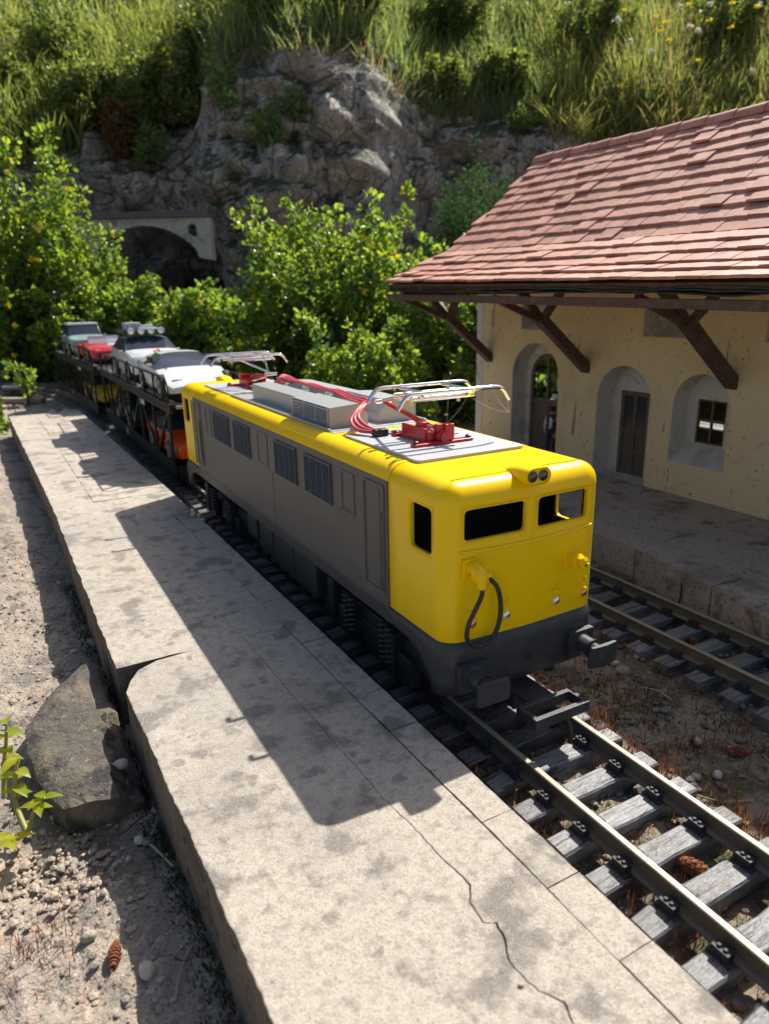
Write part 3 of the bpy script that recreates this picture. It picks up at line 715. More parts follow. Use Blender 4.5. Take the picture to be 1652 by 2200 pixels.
for yy in (2.28, 2.72, 3.2):
    MB().bx(-.075, .075, yy - .03, yy + .03, 1.60, 1.676).build('cable_saddle', M_slv, loco, bevel=.006)
# cobweb between collector and roof
M_web = mat('cobweb thread', (.8, .8, .78), .4, trans=((1, 1, 1), .4))
wb = MB(); wr = random.Random(5)
A = [Vector((.44, .76, 1.79)), Vector((.32, .76, 1.845)), Vector((.2, .84, 1.80)), Vector((.05, .85, 1.645)), Vector((.0, .76, 1.85)), Vector((.40, .55, 1.53)), Vector((.38, .66, 1.70))]
for i, j in ((3, 4), (0, 6), (1, 6), (2, 6), (3, 2)):
    a, b = A[i], A[j]; wb.tube([a.lerp(b, t) + Vector((0, 0, -.02 * math.sin(t * math.pi))) for t in (0, .25, .5, .75, 1)], .0006, 3)
wb.build('cobweb', M_web, loco)
# bogies
M_bog = mat('bogie plastic', (.024, .025, .028), .5, bump=[('noise', 60, 3, .2, .003)])
M_box = mat('underfloor box', (.04, .044, .046), .5)
def helix(c, r, h, n, rr):
    return [Vector((c[0] + r * math.cos(t), c[1] + r * math.sin(t), c[2] + h * t / (2 * math.pi * n))) for t in [k * 2 * math.pi / 10 for k in range(n * 10 + 1)]]
for yc in (1.02, LL - 1.02):
    bg = MB(); bg.bx(-.30, .30, yc - .62, yc + .62, .30, .40)
    for s in (-1, 1):
        bg.bx(s * .33, s * .37, yc - .66, yc + .66, .24, .38); bg.bx(s * .345, s * .385, yc - .2, yc + .2, .14, .30)
        for dy in (-.42, .42): bg.bx(s * .34, s * .42, yc + dy - .075, yc + dy + .075, .11, .30)
        bg.bx(s * .37, s * .45, yc - .34, yc - .22, .12, .42); bg.bx(s * .37, s * .43, yc + .56, yc + .66, .15, .45)
    bo = bg.build('bogie', M_bog, loco, bevel=.008)
    for s in (-1, 1):
        for dy in (-.30, -.22, .22, .30):
            MB().tube(helix((s * .44, yc + dy, .20), .028, .26, 7, 0), .010, 6).build('spring', M_bog, bo, smooth=60)
    for dy in (-.42, .42):
        for s in (-1, 1):
            MB().lathe([(.19, 0), (.19, .012), (.17, .016), (.17, .05), (.09, .055), (.05, .06)], 24, Matrix.Translation((s * .22, yc + dy, .27)) @ Matrix.Rotation(math.radians(90 * s), 4, 'Y')).build('wheel', M_steel, bo, smooth=35)
for y0, y1, z0 in ((1.86, 2.3, .2), (2.32, 2.76, .2), (2.8, 3.12, .24), (3.2, 3.45, .28)):
    MB().bx(-.44, .44, y0, y1, z0, .565).build('underfloor_box', M_box, loco, bevel=.008)
# ================================================================ car carrier wagons
M_wag = mat('wagon plastic', (.012, .0118, .0115), .6, layers=[('noise', 5, 4, .45, .75, (.02, .019, .0175))], bump=[('noise', 50, 3, .15, .003)], spec=.25)
M_wagd = mat('deck tread', (.30, .30, .31), .45, layers=[('noise', 14, 4, .5, .7, (.18, .18, .18))])
M_mark = mat('white marking', (.55, .56, .55), .5, layers=[('noise', 22, 3, .5, .56, (.12, .12, .12))])
WL = 5.75
def wagon(label, loc, rz, ends):
    w = thing('car_carrier_wagon', label, 'wagon', loc, rz, group='car carrier wagons', local=True)
    HWg = .475
    for s in (-1, 1):
        MB().bx(s * (HWg - .03), s * HWg, 0, WL, .20, .40).build('sill', M_wag, w, bevel=.006)
        MB().bx(s * (HWg - .04), s * (HWg + .004), -.1, WL, 1.04, 1.165).build('deck_beam', M_wag, w, bevel=.006)
        MB().bx(s * (HWg + .004), s * (HWg + .010), .1, WL - .1, 1.09, 1.10).build('deck_rib', M_wag, w)
        n = 6
        for k in range(n + 1):
            y = .06 + (WL - .12) * k / n
            MB().beam((s * (HWg - .015), y, .38), (s * (HWg - .015), y, 1.06), .07 if k % 2 == 0 else .05, .03, (1, 0, 0)).build('post', M_wag, w)
            if k < n:
                y2 = .06 + (WL - .12) * (k + 1) / n
                a, b = ((y, 1.05), (y2, .39)) if k % 2 == 0 else ((y, .39), (y2, 1.05))
                MB().beam((s * (HWg - .017), lerp(a[0], b[0], .06), a[1]), (s * (HWg - .017), lerp(a[0], b[0], .94), b[1]), .045, .024, (1, 0, 0)).build('brace', M_wag, w)
        MB().tube([(s * (HWg - .01), -.0, 1.17), (s * (HWg - .01), -.06, 1.35), (s * (HWg - .01), .05, 1.462), (s * (HWg - .01), WL * .5, 1.462), (s * (HWg - .01), WL - .05, 1.462), (s * (HWg - .01), WL - .02, 1.17)], .010, 6).build('railing', M_wag, w, smooth=50)
        for k in range(9):
            y = .12 + (WL - .24) * k / 8; MB().bx(s * (HWg - .02), s * (HWg - .002), y - .018, y + .018, 1.165, 1.46).build('railing_post', M_wag, w)
        tr = MB()
        for k in range(14):
            y = .05 + k * (WL - .3) / 14; tr.bx(s * (HWg - .11), s * (HWg - .035), y, y + (WL - .3) / 14 * .78, 1.166, 1.172)
        tr.build('tread_strip', M_wagd, w)
        MB().tube([(s * (HWg - .06), .02, 1.185), (s * (HWg - .06), WL - .05, 1.185)], .008, 6).build('wheel_guide', M_wagd, w)
    MB().bx(HWg - .05, HWg - .042, .02, WL - .02, .34, 1.10).build('side_panel', M_blk, w)
    MB().bx(-.43, .43, -.08, WL, 1.12, 1.158).build('upper_deck', M_blk, w)
    MB().bx(-.44, .44, .0, WL, .30, .335).build('lower_deck', M_blk, w)
    MB().bx(-.40, .40, -.12, -.08, 1.10, 1.14).build('deck_lip', M_wagd, w, bevel=.006)
    MB().bx(HWg * -1 + .002, -HWg - .004, 1.55, 1.85, .96, 1.03).build('lettering_panel', M_mark, w)
    MB().bx(HWg * -1 + .002, -HWg - .004, 3.3, 3.42, .25, .36).build('lettering_panel', M_mark, w)
    MB().bx(-.42, .42, -.06, .0, .18, .36).build('headstock', M_wag, w, bevel=.006)
    MB().bx(-.42, .42, WL, WL + .06, .18, .36).build('headstock', M_wag, w, bevel=.006)
    for yc in (.9, WL - .9):
        bg = MB(); bg.bx(-.2, .2, yc - .3, yc + .3, .2, .29)
        for s in (-1, 1): bg.bx(s * .32, s * .36, yc - .4, yc + .4, .16, .28); bg.bx(s * .33, s * .38, yc - .3, yc - .18, .1, .24); bg.bx(s * .33, s * .38, yc + .18, yc + .3, .1, .24)
        bo = bg.build('bogie', M_wag, w, bevel=.006)
        for dy in (-.24, .24):
            for s in (-1, 1): MB().lathe([(.15, 0), (.15, .01), (.135, .014), (.135, .05), (.04, .055)], 20, Matrix.Translation((s * .22, yc + dy, .235)) @ Matrix.Rotation(math.radians(90 * s), 4, 'Y')).build('wheel', M_steel, bo, smooth=35)
    for s in (-1, 1):
        for y, d in ((-.06, -1), (WL + .06, 1)):
            MB().lathe([(.03, 0), (.03, .10), (.06, .102), (.06, .115)], 14, Matrix.Translation((s * .33, y, .3)) @ Matrix.Rotation(math.radians(-90 * d), 4, 'X')).build('buffer', M_wag, w, smooth=35)
    MB().bx(-.05, .05, -.42, -.05, .2, .25).bx(-.15, .15, -.46, -.42, .2, .25).build('coupler', M_blk, w)
    return w
wagon('black two-deck car carrier wagon coupled behind the yellow locomotive', (0, 6.26, 0), 0, 0)
W2A = math.atan2(.22, 5.75)
wagon('black two-deck car carrier wagon at the tail of the train', (-.07, 12.62, 0), W2A, 0)
def on_w2(y, x=0): return (-.07 - math.sin(W2A) * y + math.cos(W2A) * x, 12.62 + math.cos(W2A) * y, 0)

# ================================================================ toy cars
def paint(n, c, r=.22): return mat('car paint ' + n, c, r, spec=.5, coat=.4)
M_glass = mat('dark car glass', (.04, .05, .07), .12, spec=.4)
M_tyre = mat('tyre', (.015, .015, .016), .7)
M_rim = mat('wheel rim', (.5, .5, .52), .3, .8)
M_lampw = mat('car headlamp', (.75, .77, .80), .12, .3)
M_wht = paint('white', (.62, .635, .65)); M_crd = paint('red', (.55, .01, .02)); M_org = paint('orange', (.62, .085, .015)); M_cyl = paint('yellow', (.62, .38, .01))
M_cgr = paint('pale green', (.30, .42, .38)); M_dgr = paint('dark green', (.03, .07, .05)); M_seat = mat('car seat', (.30, .04, .04), .6)
def car(label, loc, rz, S, seg, pm, wheels, extra=None, wr=.155, roofm=None, cat='toy car'):
    c = thing('toy_car', label, cat, loc, rz, group='toy cars on the carrier wagons', local=True)
    mb = MB(); V = []; n = 13
    for (y, hl, zl, hb, zb, ht, zt) in S:
        half = [(hl * .94, zl), (hl, zl + .03), (hb, lerp(zl, zb, .6)), (hb * .985, zb), (ht, zt - .012), (ht * .62, zt + .004)]
        for a, b in half: V.append((-a, y, b))
        V.append((0, y, zt + .008))
        for a, b in half[::-1]: V.append((a, y, b))
    F = []; Mi = []
    for i in range(len(S) - 1):
        for j in range(n - 1):
            k = j if j < 6 else 11 - j
            g = (seg[i] == 'w' and k >= 3) or (seg[i] == 'c' and k == 3)
            F.append((i * n + j, i * n + j + 1, (i + 1) * n + j + 1, (i + 1) * n + j))
            Mi.append(1 if g else (2 if (roofm and seg[i] in 'cr' and k >= 4) else 0))
    F += [tuple(range(n)), tuple((len(S) - 1) * n + j for j in reversed(range(n)))]; Mi += [0, 0]
    mb.add(V, F, Mi); body = mb.build('body', [pm, M_glass, roofm or pm], c, smooth=28, bevel=.008)
    L = S[-1][0]
    for y in wheels:
        for s in (-1, 1):
            hwm = max(q[3] for q in S)
            T = Matrix.Translation((s * (hwm - .07), y, wr)) @ Matrix.Rotation(math.radians(90 * s), 4, 'Y')
            wh = MB().lathe([(wr * .6, 0), (wr, .005), (wr, .065), (wr * .9, .075), (wr * .62, .076)], 18, T).build('wheel', M_tyre, c, smooth=40)
            MB().lathe([(wr * .6, .07), (wr * .55, .078), (wr * .2, .074)], 12, T).build('rim', M_rim, wh, smooth=30)
    if extra: extra(c, body)
    return c
def lamps(c, x, y, z, sx, sz, m=None, tilt=0):
    for s in (-1, 1): MB().box((s * x, y, z), (sx, .02, sz), Matrix.Rotation(tilt, 3, 'X')).build('headlamp', m or M_lampw, c, bevel=.006)
def wing(c, x, y, z, m):
    for s in (-1, 1): MB().box((s * x, y, z), (.07, .035, .045)).build('mirror', m, c, bevel=.012)
DZ = 1.175
def x_sport(c, b):
    lamps(c, .27, .16, .236, .13, .012, M_lens, .9); wing(c, .47, .82, .39, M_wht)
    MB().bx(-.24, .24, -.012, .01, .115, .135).build('grille', M_blk, c); MB().bx(-.24, .24, -.012, .01, .15, .172).build('grille', M_blk, c)
    MB().box((-.30, .72, .385), (.02, .5, .01), Matrix.Rotation(.3, 3, 'X')).build('wiper', M_blk, c)
    MB().box((.0, .72, .392), (.5, .012, .012)).build('wiper', M_blk, c)
    for s in (-1, 1): MB().box((s * .4, 1.12, .42), (.03, .24, .12)).build('side_intake', M_blk, c)
    for s in (-1, 1): MB().box((s * .19, .66, .36), (.012, .30, .012), Matrix.Rotation(.25, 3, 'X')).build('bonnet_seam', M_lens, c)
SPORT = [(0, .36, .09, .38, .15, .34, .17), (.06, .41, .08, .42, .19, .38, .205), (.30, .43, .08, .445, .26, .40, .275), (.62, .43, .08, .45, .34, .38, .36), (1.02, .43, .08, .455, .37, .27, .53), (1.32, .43, .08, .46, .39, .27, .535), (1.74, .43, .09, .46, .41, .36, .45), (1.94, .40, .12, .43, .38, .37, .41)]
car('white wedge sports car at the front of the upper deck', (0, 6.36, DZ), 0, SPORT, 'pppwcpp', M_wht, (.36, 1.52), x_sport)
def x_rally(c, b):
    lamps(c, .28, .02, .30, .15, .07); wing(c, .45, .70, .44, M_wht)
    st = MB()
    for x0, x1, m in ((-.02, .03, 0), (.05, .10, 1)): st.plate([[(x0, .06), (x1, .06), (x1, .58), (x0, .58)]], lambda x, y: (x, y, interp([0, .05, .6], [.36, .405, .47], y) + .006), lambda x, y: (x, y, interp([0, .05, .6], [.36, .405, .47], y) - .01), m)
    st.build('stripe', [paint('stripe orange', (.65, .12, .03)), paint('stripe red', (.55, .03, .03))], c)
    MB().bx(-.28, .28, -.02, .01, .16, .24).build('grille', M_blk, c)
    rk = MB().bx(-.33, .33, .88, 1.62, .70, .72).bx(-.34, -.32, .86, 1.64, .72, .76).bx(.32, .34, .86, 1.64, .72, .76).bx(-.34, .34, .86, .88, .72, .76).bx(-.34, .34, 1.62, 1.64, .72, .76)
    for s in (-1, 1):
        for y in (.95, 1.55): rk.bx(s * .29, s * .31, y - .01, y + .01, .64, .70)
    r = rk.build('roof_rack', M_drk, c)
    for x in (-.24, -.08, .08, .24): MB().lathe([(.055, 0), (.05, .02), (.02, .03)], 14, Matrix.Translation((x, .86, .745)) @ Matrix.Rotation(math.radians(90), 4, 'X')).build('spot_lamp', M_lampw, r, smooth=40)
    for x, y, sx, sy, sz in ((-.14, 1.35, .26, .3, .15), (.16, 1.2, .24, .34, .06), (.14, 1.48, .2, .16, .1)): MB().bx(x - sx / 2, x + sx / 2, y - sy / 2, y + sy / 2, .722, .722 + sz).build('luggage', paint('pale blue', (.45, .52, .54)), r, bevel=.02)
    for x in (-.2, -.08): MB().lathe([(.03, 0), (.03, .12)], 12, Matrix.Translation((x, 1.1, .722))).build('fuel_can', M_steel, r, smooth=40)
RALLY = [(0, .38, .14, .40, .30, .36, .34), (.06, .41, .12, .43, .36, .40, .40), (.60, .42, .12, .44, .44, .40, .47), (.92, .42, .12, .44, .46, .33, .645), (1.55, .42, .12, .44, .47, .33, .65), (1.92, .41, .12, .43, .46, .37, .50), (2.02, .39, .16, .41, .40, .36, .44)]
car('white rally car with red bonnet stripe and loaded roof rack', (0, 8.74, DZ), 0, RALLY, 'ppwcwp', M_wht, (.38, 1.58), x_rally, wr=.165)
def x_road(c, b):
    lamps(c, .26, .05, .24, .1, .08); wing(c, .43, .72, .36, M_crd)
    MB().box((0, .78, .43), (.62, .012, .16), Matrix.Rotation(-.55, 3, 'X')).build('windscreen', mat('clear screen', (.75, .8, .85), .05, spec=.8, trans=((1, 1, 1), .6)), c)
    MB().tube([(-.32, .74, .35), (-.30, .82, .51), (.30, .82, .51), (.32, .74, .35)], .012, 6).build('screen_frame', M_chr, c)
    for s in (-1, 1): MB().box((s * .17, 1.15, .36), (.2, .1, .24), Matrix.Rotation(.2, 3, 'X')).build('seat', M_wht, c, bevel=.03)
    MB().bx(-.30, .30, .86, 1.3, .285, .30).build('cockpit', M_seat, c)
    MB().bx(-.2, .2, -.02, .01, .14, .19).build('grille', M_chr, c)
    MB().box((.2, .5, .335), (.30, .8, .012), Matrix.Rotation(.09, 3, 'X')).build('bonnet_flash', M_wht, c, bevel=.004)
ROAD = [(0, .30, .12, .34, .20, .28, .24), (.08, .38, .10, .41, .26, .32, .30), (.45, .41, .09, .43, .31, .34, .335), (.80, .41, .09, .43, .33, .34, .345), (.86, .41, .09, .43, .33, .34, .285), (1.30, .41, .09, .43, .33, .34, .285), (1.36, .41, .09, .43, .33, .33, .35), (1.7, .39, .10, .42, .31, .30, .325), (1.9, .32, .14, .36, .26, .26, .27)]
p_ = on_w2(.35); car('open red roadster with white seats on the tail wagon', (p_[0], p_[1], DZ), W2A, ROAD, 'pppppppp', M_crd, (.36, 1.5), x_road)
def x_mini(c, b):
    lamps(c, .25, .02, .30, .11, .10); wing(c, .46, .55, .45, M_cgr); MB().bx(-.2, .2, -.01, .01, .2, .28).build('grille', M_chr, c, bevel=.01)
    MB().bx(-.36, .36, -.04, .0, .13, .17).build('bumper', M_chr, c, bevel=.01)
    MB().bx(-.345, .345, .66, 1.34, .685, .735).build('roof', M_wht, c, bevel=.02)
MINI = [(0, .36, .12, .38, .30, .33, .36), (.06, .39, .11, .41, .37, .36, .41), (.48, .40, .11, .42, .43, .36, .46), (.68, .40, .11, .42, .45, .33, .70), (1.30, .40, .11, .42, .46, .33, .705), (1.52, .40, .12, .42, .44, .34, .50), (1.58, .37, .15, .39, .38, .32, .42)]
p_ = on_w2(2.9); car('pale green small saloon car with white roof on the tail wagon', (p_[0], p_[1], DZ), W2A, MINI, 'ppwcwp', M_cgr, (.3, 1.28), x_mini, wr=.15, roofm=M_wht)
HATCH = [(0, .37, .10, .39, .24, .34, .28), (.07, .41, .09, .43, .29, .39, .32), (.55, .42, .09, .44, .36, .38, .39), (.88, .42, .09, .44, .38, .31, .56), (1.4, .42, .09, .44, .40, .31, .565), (1.78, .41, .10, .43, .40, .35, .44), (1.86, .39, .13, .41, .34, .35, .38)]
def x_h(c, b):
    lamps(c, .27, .02, .235, .14, .05); wing(c, .45, .62, .37, b.data.materials[0]); MB().bx(-.25, .25, -.012, .01, .11, .15).build('grille', M_blk, c)
car('orange hatchback inside the lower deck behind the locomotive', (0, 6.30, .335), 0, HATCH, 'ppwcwp', M_org, (.36, 1.46), x_h)
car('dark green hatchback inside the lower deck of the first wagon', (0, 9.2, .335), 0, HATCH, 'ppwcwp', M_dgr, (.36, 1.46), x_h)
p_ = on_w2(.05); car('yellow hatchback inside the lower deck of the tail wagon', (p_[0], p_[1], .335), W2A, HATCH, 'ppwcwp', M_cyl, (.36, 1.46), x_h)
# ================================================================ station building
M_wall = mat('cream plaster', (.76, .605, .36), .9, layers=[('noise', 1.1, 5, .46, .66, (.68, .515, .28)), ('noise', 11, 3, .655, .69, (.25, .185, .11), (1, 1, .12)), ('noise', 24, 3, .665, .70, (.14, .10, .06)), ('noise', 6, 5, .58, .72, (.57, .46, .31))],
             bump=[('noise', 9, 5, .4, .03), ('noise', 45, 3, .4, .008)])
M_plas = mat('white reveal plaster', (.62, .585, .52), .92, layers=[('noise', 3, 5, .5, .68, (.46, .43, .38)), ('noise', 26, 3, .62, .70, (.14, .12, .10))], bump=[('noise', 20, 5, .5, .02)])
M_wood = mat('dark brown timber', (.085, .045, .032), .6, layers=[('noise', 6, 5, .45, .7, (.14, .085, .062), (2, 2, 2)), ('noise', 22, 4, .5, .7, (.05, .028, .02))], bump=[('noise', 22, 4, .4, .01)])
M_felt = mat('roofing felt', (.055, .042, .034), .9, layers=[('noise', 9, 4, .5, .7, (.13, .10, .075))], bump=[('noise', 25, 4, .5, .02)])
M_tile = mat('clay tile', (.46, .205, .145), .72, layers=[('noise', 3.3, 4, .42, .66, (.52, .27, .20)), ('noise', 9, 5, .55, .72, (.37, .16, .115)), ('noise', 40, 3, .62, .70, (.52, .34, .27)), ('noise', 1.6, 7, .55, .66, (.33, .155, .115))],
             bump=[('noise', 30, 4, .35, .008), ('noise', 8, 4, .3, .02)], rand=.15)
M_doorw = mat('old door wood', (.125, .092, .07), .6, bump=[('noise', 18, 4, .4, .01, (1, 1, .2))])
M_pane = mat('old window glass', (.62, .68, .68), .06, spec=.6, glass=True)
M_dpane = mat('dusty dark pane', (.025, .028, .03), .16, spec=.7)
XW, XB, ZWT = 4.15, 4.40, 2.86
YA, YB, XK = -1.6, 6.15, 6.25
st = thing('station_building', 'cream plastered station with red tiled roof and timber eave braces', 'building', (5.2, 2.4, .2))
def arch(yc, r, zb, zs, n=14):
    return [(yc + r, zb), (yc + r, zs)] + [(yc + r * math.cos(math.pi * k / n), zs + r * math.sin(math.pi * k / n)) for k in range(1, n)] + [(yc - r, zs), (yc - r, zb)]
def rect(y0, y1, z0, z1): return [(y0, z0), (y1, z0), (y1, z1), (y0, z1)]
niches = [arch(4.82, .475, .19, 1.275), arch(3.24, .415, .19, 1.145), arch(2.18, .35, .57, 1.20), arch(.62, .415, .19, 1.145), arch(-.6, .35, .57, 1.20)]
squares = [rect(4.60, 5.14, 1.92, 2.30), rect(2.41, 3.03, 1.90, 2.30), rect(.94, 1.56, 1.90, 2.30), rect(-.6, .0, 1.9, 2.3)]
# leave door niches just above the sill of the wall outline
outer = rect(YA, YB, .15, ZWT)
wall = MB().plate([outer] + [h[::-1] for h in niches + squares], lambda y, z: (XW, y, z), lambda y, z: (XB, y, z), 0, 1).build('wall', [M_wall, M_plas], st)
# plaster backs of the niches with the openings
OPEN = [arch(4.85, .345, .20, 1.25), rect(3.065, 3.50, .20, 1.235), rect(2.05, 2.405, .765, 1.25), rect(.44, .87, .2, 1.235), rect(-.73, -.38, .765, 1.25)]
BACK = [rect(4.3, 5.34, .155, 1.85), rect(2.78, 3.70, .155, 1.62), rect(1.79, 2.57, .4, 1.62), rect(.16, 1.08, .155, 1.62), rect(-.99, -.21, .4, 1.62)]
for b, o in zip(BACK, OPEN):
    MB().plate([b, o[::-1]], lambda y, z: (XB + .002, y, z), lambda y, z: (XB + .05, y, z)).build('reveal', M_plas, wall)
for sq in squares:
    y0, y1 = sq[0][0], sq[1][0]
    MB().bx(XB + .002, XB + .04, y0 - .05, y1 + .05, 1.85, 2.36).build('reveal', M_plas, wall)
    MB().plate([[(XW - .004, 1.90), (XB, 1.90), (XB, 2.07)]], lambda x, z: (x, y0 + .001, z), lambda x, z: (x, y1 - .001, z)).build('sloping_sill', M_plas, wall)
# other walls
MB().plate([rect(XB, XK, .15, ZWT) + []], lambda x, z: (x, YA, z), lambda x, z: (x, YA + .2, z)).build('wall', [M_wall], st)
MB().plate([rect(XB, XK, .15, ZWT), arch(5.42, .36, .72, 1.45)[::-1]], lambda x, z: (x, YB - .2, z), lambda x, z: (x, YB, z), 0, 1).build('wall', [M_wall, M_plas], st)
MB().plate([rect(YA, YB, .15, ZWT), rect(3.05, 4.15, .535, .64)[::-1], rect(.3, 1.0, .6, 1.3)[::-1]], lambda y, z: (XK, y, z), lambda y, z: (XK + .2, y, z), 0, 1).build('wall', [M_wall, M_plas], st)
for yy, d in ((YA, 1), (YB, -1)):   # gable triangles
    MB().plate([[(XW + .05, ZWT - .02), (XK + .1, ZWT - .02), (5.2, 4.12)]], lambda x, z: (x, yy, z), lambda x, z: (x, yy + d * .18, z)).build('gable', M_wall, st)
MB().plate([rect(YB - .155, YB + .004, .16, 2.4)], lambda y, z: (XW - .006, y, z), lambda y, z: (XW + .02, y, z)).build('corner_strip', M_plas, st)
MB().bx(XB, XK, YA + .2, YB - .2, .12, .17).build('floor', M_sp, st)
# doors and windows
def pane(par, y0, y1, z0, z1, x, m=None): return MB().bx(x - .004, x + .004, y0, y1, z0, z1).build('pane', m or M_pane, par)
def glazed_arch_door(yc, r):
    x0, x1 = XB + .01, XB + .05
    fr = MB().plate([arch(yc, r - .002, .2, 1.25), arch(yc, r - .055, .26, 1.25)[::-1]], lambda y, z: (x0, y, z), lambda y, z: (x1, y, z)).build('door', M_doorw, st)
    MB().bx(x0 + .004, x1 - .004, yc - .02, yc + .02, .26, 1.53).build('mullion', M_doorw, fr)
    MB().bx(x0 + .006, x1 - .006, yc - r + .05, yc + r - .05, .90, .97).build('rail', M_doorw, fr)
    MB().bx(x0 + .006, x1 - .006, yc - r + .05, yc + r - .05, .58, .64).build('rail', M_doorw, fr)
    MB().bx(x0 + .006, x1 - .006, yc - r + .05, yc + r - .05, 1.30, 1.325).build('rail', M_doorw, fr)
    for s in (-1, 1):
        MB().bx(x0 + .014, x1 - .014, yc + s * .02, yc + s * (r - .055), .26, .58).build('panel', M_doorw, fr)
        MB().bx(x0 + .014, x1 - .014, yc + s * .02, yc + s * (r - .055), .64, .90).build('panel', M_doorw, fr)
        ya, yb = sorted((yc + s * .02, yc + s * (r - .055)))
        pane(fr, ya, yb, .97, 1.30, (x0 + x1) / 2)
        pr_ = [(yc + s * .02, 1.325)] + [(yc + s * q * (r - .055), 1.25 + (r - .055) * math.sqrt(max(0, 1 - q * q))) for q in (.07, .25, .45, .65, .8, .9, .96)]
        pr_.append((yc + s * .96 * (r - .055), 1.325))
        MB().plate([pr_ if s > 0 else pr_[::-1]], lambda y, z: ((x0 + x1) / 2 - .003, y, z), lambda y, z: ((x0 + x1) / 2 + .003, y, z)).build('pane', M_pane, fr)
glazed_arch_door(4.85, .345)
def panel_door(y0, y1, z0, z1):
    d = MB().bx(XB + .03, XB + .045, y0, y1, z0, z1).build('door', M_doorw, st)
    w = (y1 - y0)
    for y in (y0 + .02, (y0 + y1) / 2, y1 - .02): MB().bx(XB + .012, XB + .03, y - .022, y + .022, z0, z1).build('stile', M_doorw, d, bevel=.004)
    for z in (z0 + .03, z0 + .30, z0 + .55, z1 - .03): MB().bx(XB + .014, XB + .03, y0, y1, z - .025, z + .025).build('rail', M_doorw, d, bevel=.004)
    for s in (0, 1):
        ya = y0 + .042 if s == 0 else (y0 + y1) / 2 + .022
        pane(d, ya, ya + w / 2 - .064, z0 + .575, z1 - .055, XB + .024, M_dpane)
panel_door(3.068, 3.497, .205, 1.232); panel_door(.443, .867, .205, 1.232)
def win4(y0, y1, z0, z1):
    x0, x1 = XB + .012, XB + .04; ym, zm = (y0 + y1) / 2, (z0 + z1) / 2 + .015
    fr = MB().plate([rect(y0, y1, z0, z1), rect(y0 + .018, y1 - .018, z0 + .02, z1 - .018)[::-1]], lambda y, z: (x0, y, z), lambda y, z: (x1, y, z)).build('window', M_doorw, st)
    MB().bx(x0 + .003, x1 - .003, ym - .012, ym + .012, z0 + .02, z1 - .018).build('mullion', M_doorw, fr)
    MB().bx(x0 + .005, x1 - .005, y0 + .018, y1 - .018, zm - .016, zm + .016).build('transom', M_doorw, fr)
    for a, b in ((y0 + .018, ym - .012), (ym + .012, y1 - .018)):
        pane(fr, a, b, z0 + .02, zm - .016, (x0 + x1) / 2); pane(fr, a, b, zm + .016, z1 - .018, (x0 + x1) / 2)
win4(2.052, 2.403, .767, 1.248); win4(-.73, -.38, .765, 1.25)
MB().plate([[(XW - .004, .572), (XB + .0, .572), (XB, .755)]], lambda x, z: (x, 1.835, z), lambda x, z: (x, 2.525, z)).build('sloping_sill', M_plas, wall)
# ------------------------------------------------ roof
RP = [(2.64, 2.54), (3.0, 2.66), (3.62, 2.96), (4.27, 3.46), (5.2, 4.215)]
RY0, RY1 = -1.75, 6.22
def roof_pt(s):
    for (a, b), (c, d) in zip(RP, RP[1:]):
        L = math.hypot(c - a, d - b)
        if s <= L + 1e-6 or (c, d) == RP[-1]:
            return a + (c - a) * s / L, b + (d - b) * s / L, math.atan2(d - b, c - a)
        s -= L
RL = sum(math.hypot(c - a, d - b) for (a, b), (c, d) in zip(RP, RP[1:]))
sh = MB(); top = RP + [(10.4 - x, z) for x, z in RP[-2::-1]]; lo = [(x + .02, z - .05) for x, z in RP] + [(10.4 - x - .02, z - .05) for x, z in RP[-2::-1]]
sh.plate([top + lo[::-1]], lambda x, z: (x, RY0 + .05, z), lambda x, z: (x, RY1 - .05, z))
roof = sh.build('roof', M_wood, st)
MB().bx(2.64, 2.70, RY0 + .04, RY1 - .04, 2.335, 2.415).build('fascia', M_wood, roof, bevel=.006)
fr_ = random.Random(4)
for k in range(3):   # curling felt edges under the tiles
    V = []; n = 90
    for i in range(n + 1):
        y = lerp(RY0 + .04, RY1 - .05, i / n); a = .022 * fbm(y * 1.6, k * 7.1, 0, 4) + .006 * math.sin(y * 5 + k)
        amp = interp([0, 2.6, 6.2], [1, 1, .35], y)
        z = 2.455 + k * .022 + a * amp
        for dx, dz in ((0.0, -.004), (0.0, .004), (.28, .07), (.28, .06)): V.append((2.615 + k * .006 + dx - .012 * amp * fbm(y * 2, k, 3, 2), y, z + dz))
    F = [(i * 4 + j, i * 4 + (j + 1) % 4, (i + 1) * 4 + (j + 1) % 4, (i + 1) * 4 + j) for i in range(n) for j in range(4)]
    MB().add(V, F).build('felt_sheet', M_felt, roof, smooth=40)
TM = []
for k in range(5):
    r = random.Random(50 + k); w = .118 * r.uniform(.97, 1.02)
    V = [(-w, -.155 + r.uniform(-.006, .006), -.012), (w, -.155 + r.uniform(-.006, .006), -.012), (w, .155, -.012), (-w, .155, -.012),
         (-w, -.155 + r.uniform(-.006, .006), .012), (0, -.155 + r.uniform(-.004, .006), .014), (w, -.155 + r.uniform(-.006, .006), .012), (w, .155, .012), (0, .155, .014), (-w, .155, .012)]
    F = [(3, 2, 1, 0), (4, 5, 8, 9), (5, 6, 7, 8), (0, 1, 6, 5, 4), (2, 3, 9, 8, 7), (1, 2, 7, 6), (3, 0, 4, 9)]
    TM.append(MB().add(V, F).mesh('tile', M_tile))
tiles = []; EXP = .205; k = 0; tr = random.Random(12)
rows = []
s = .10
while s < RL - .02: rows.append(s); s += EXP * (1.0 if s > 1.15 else 1.02)
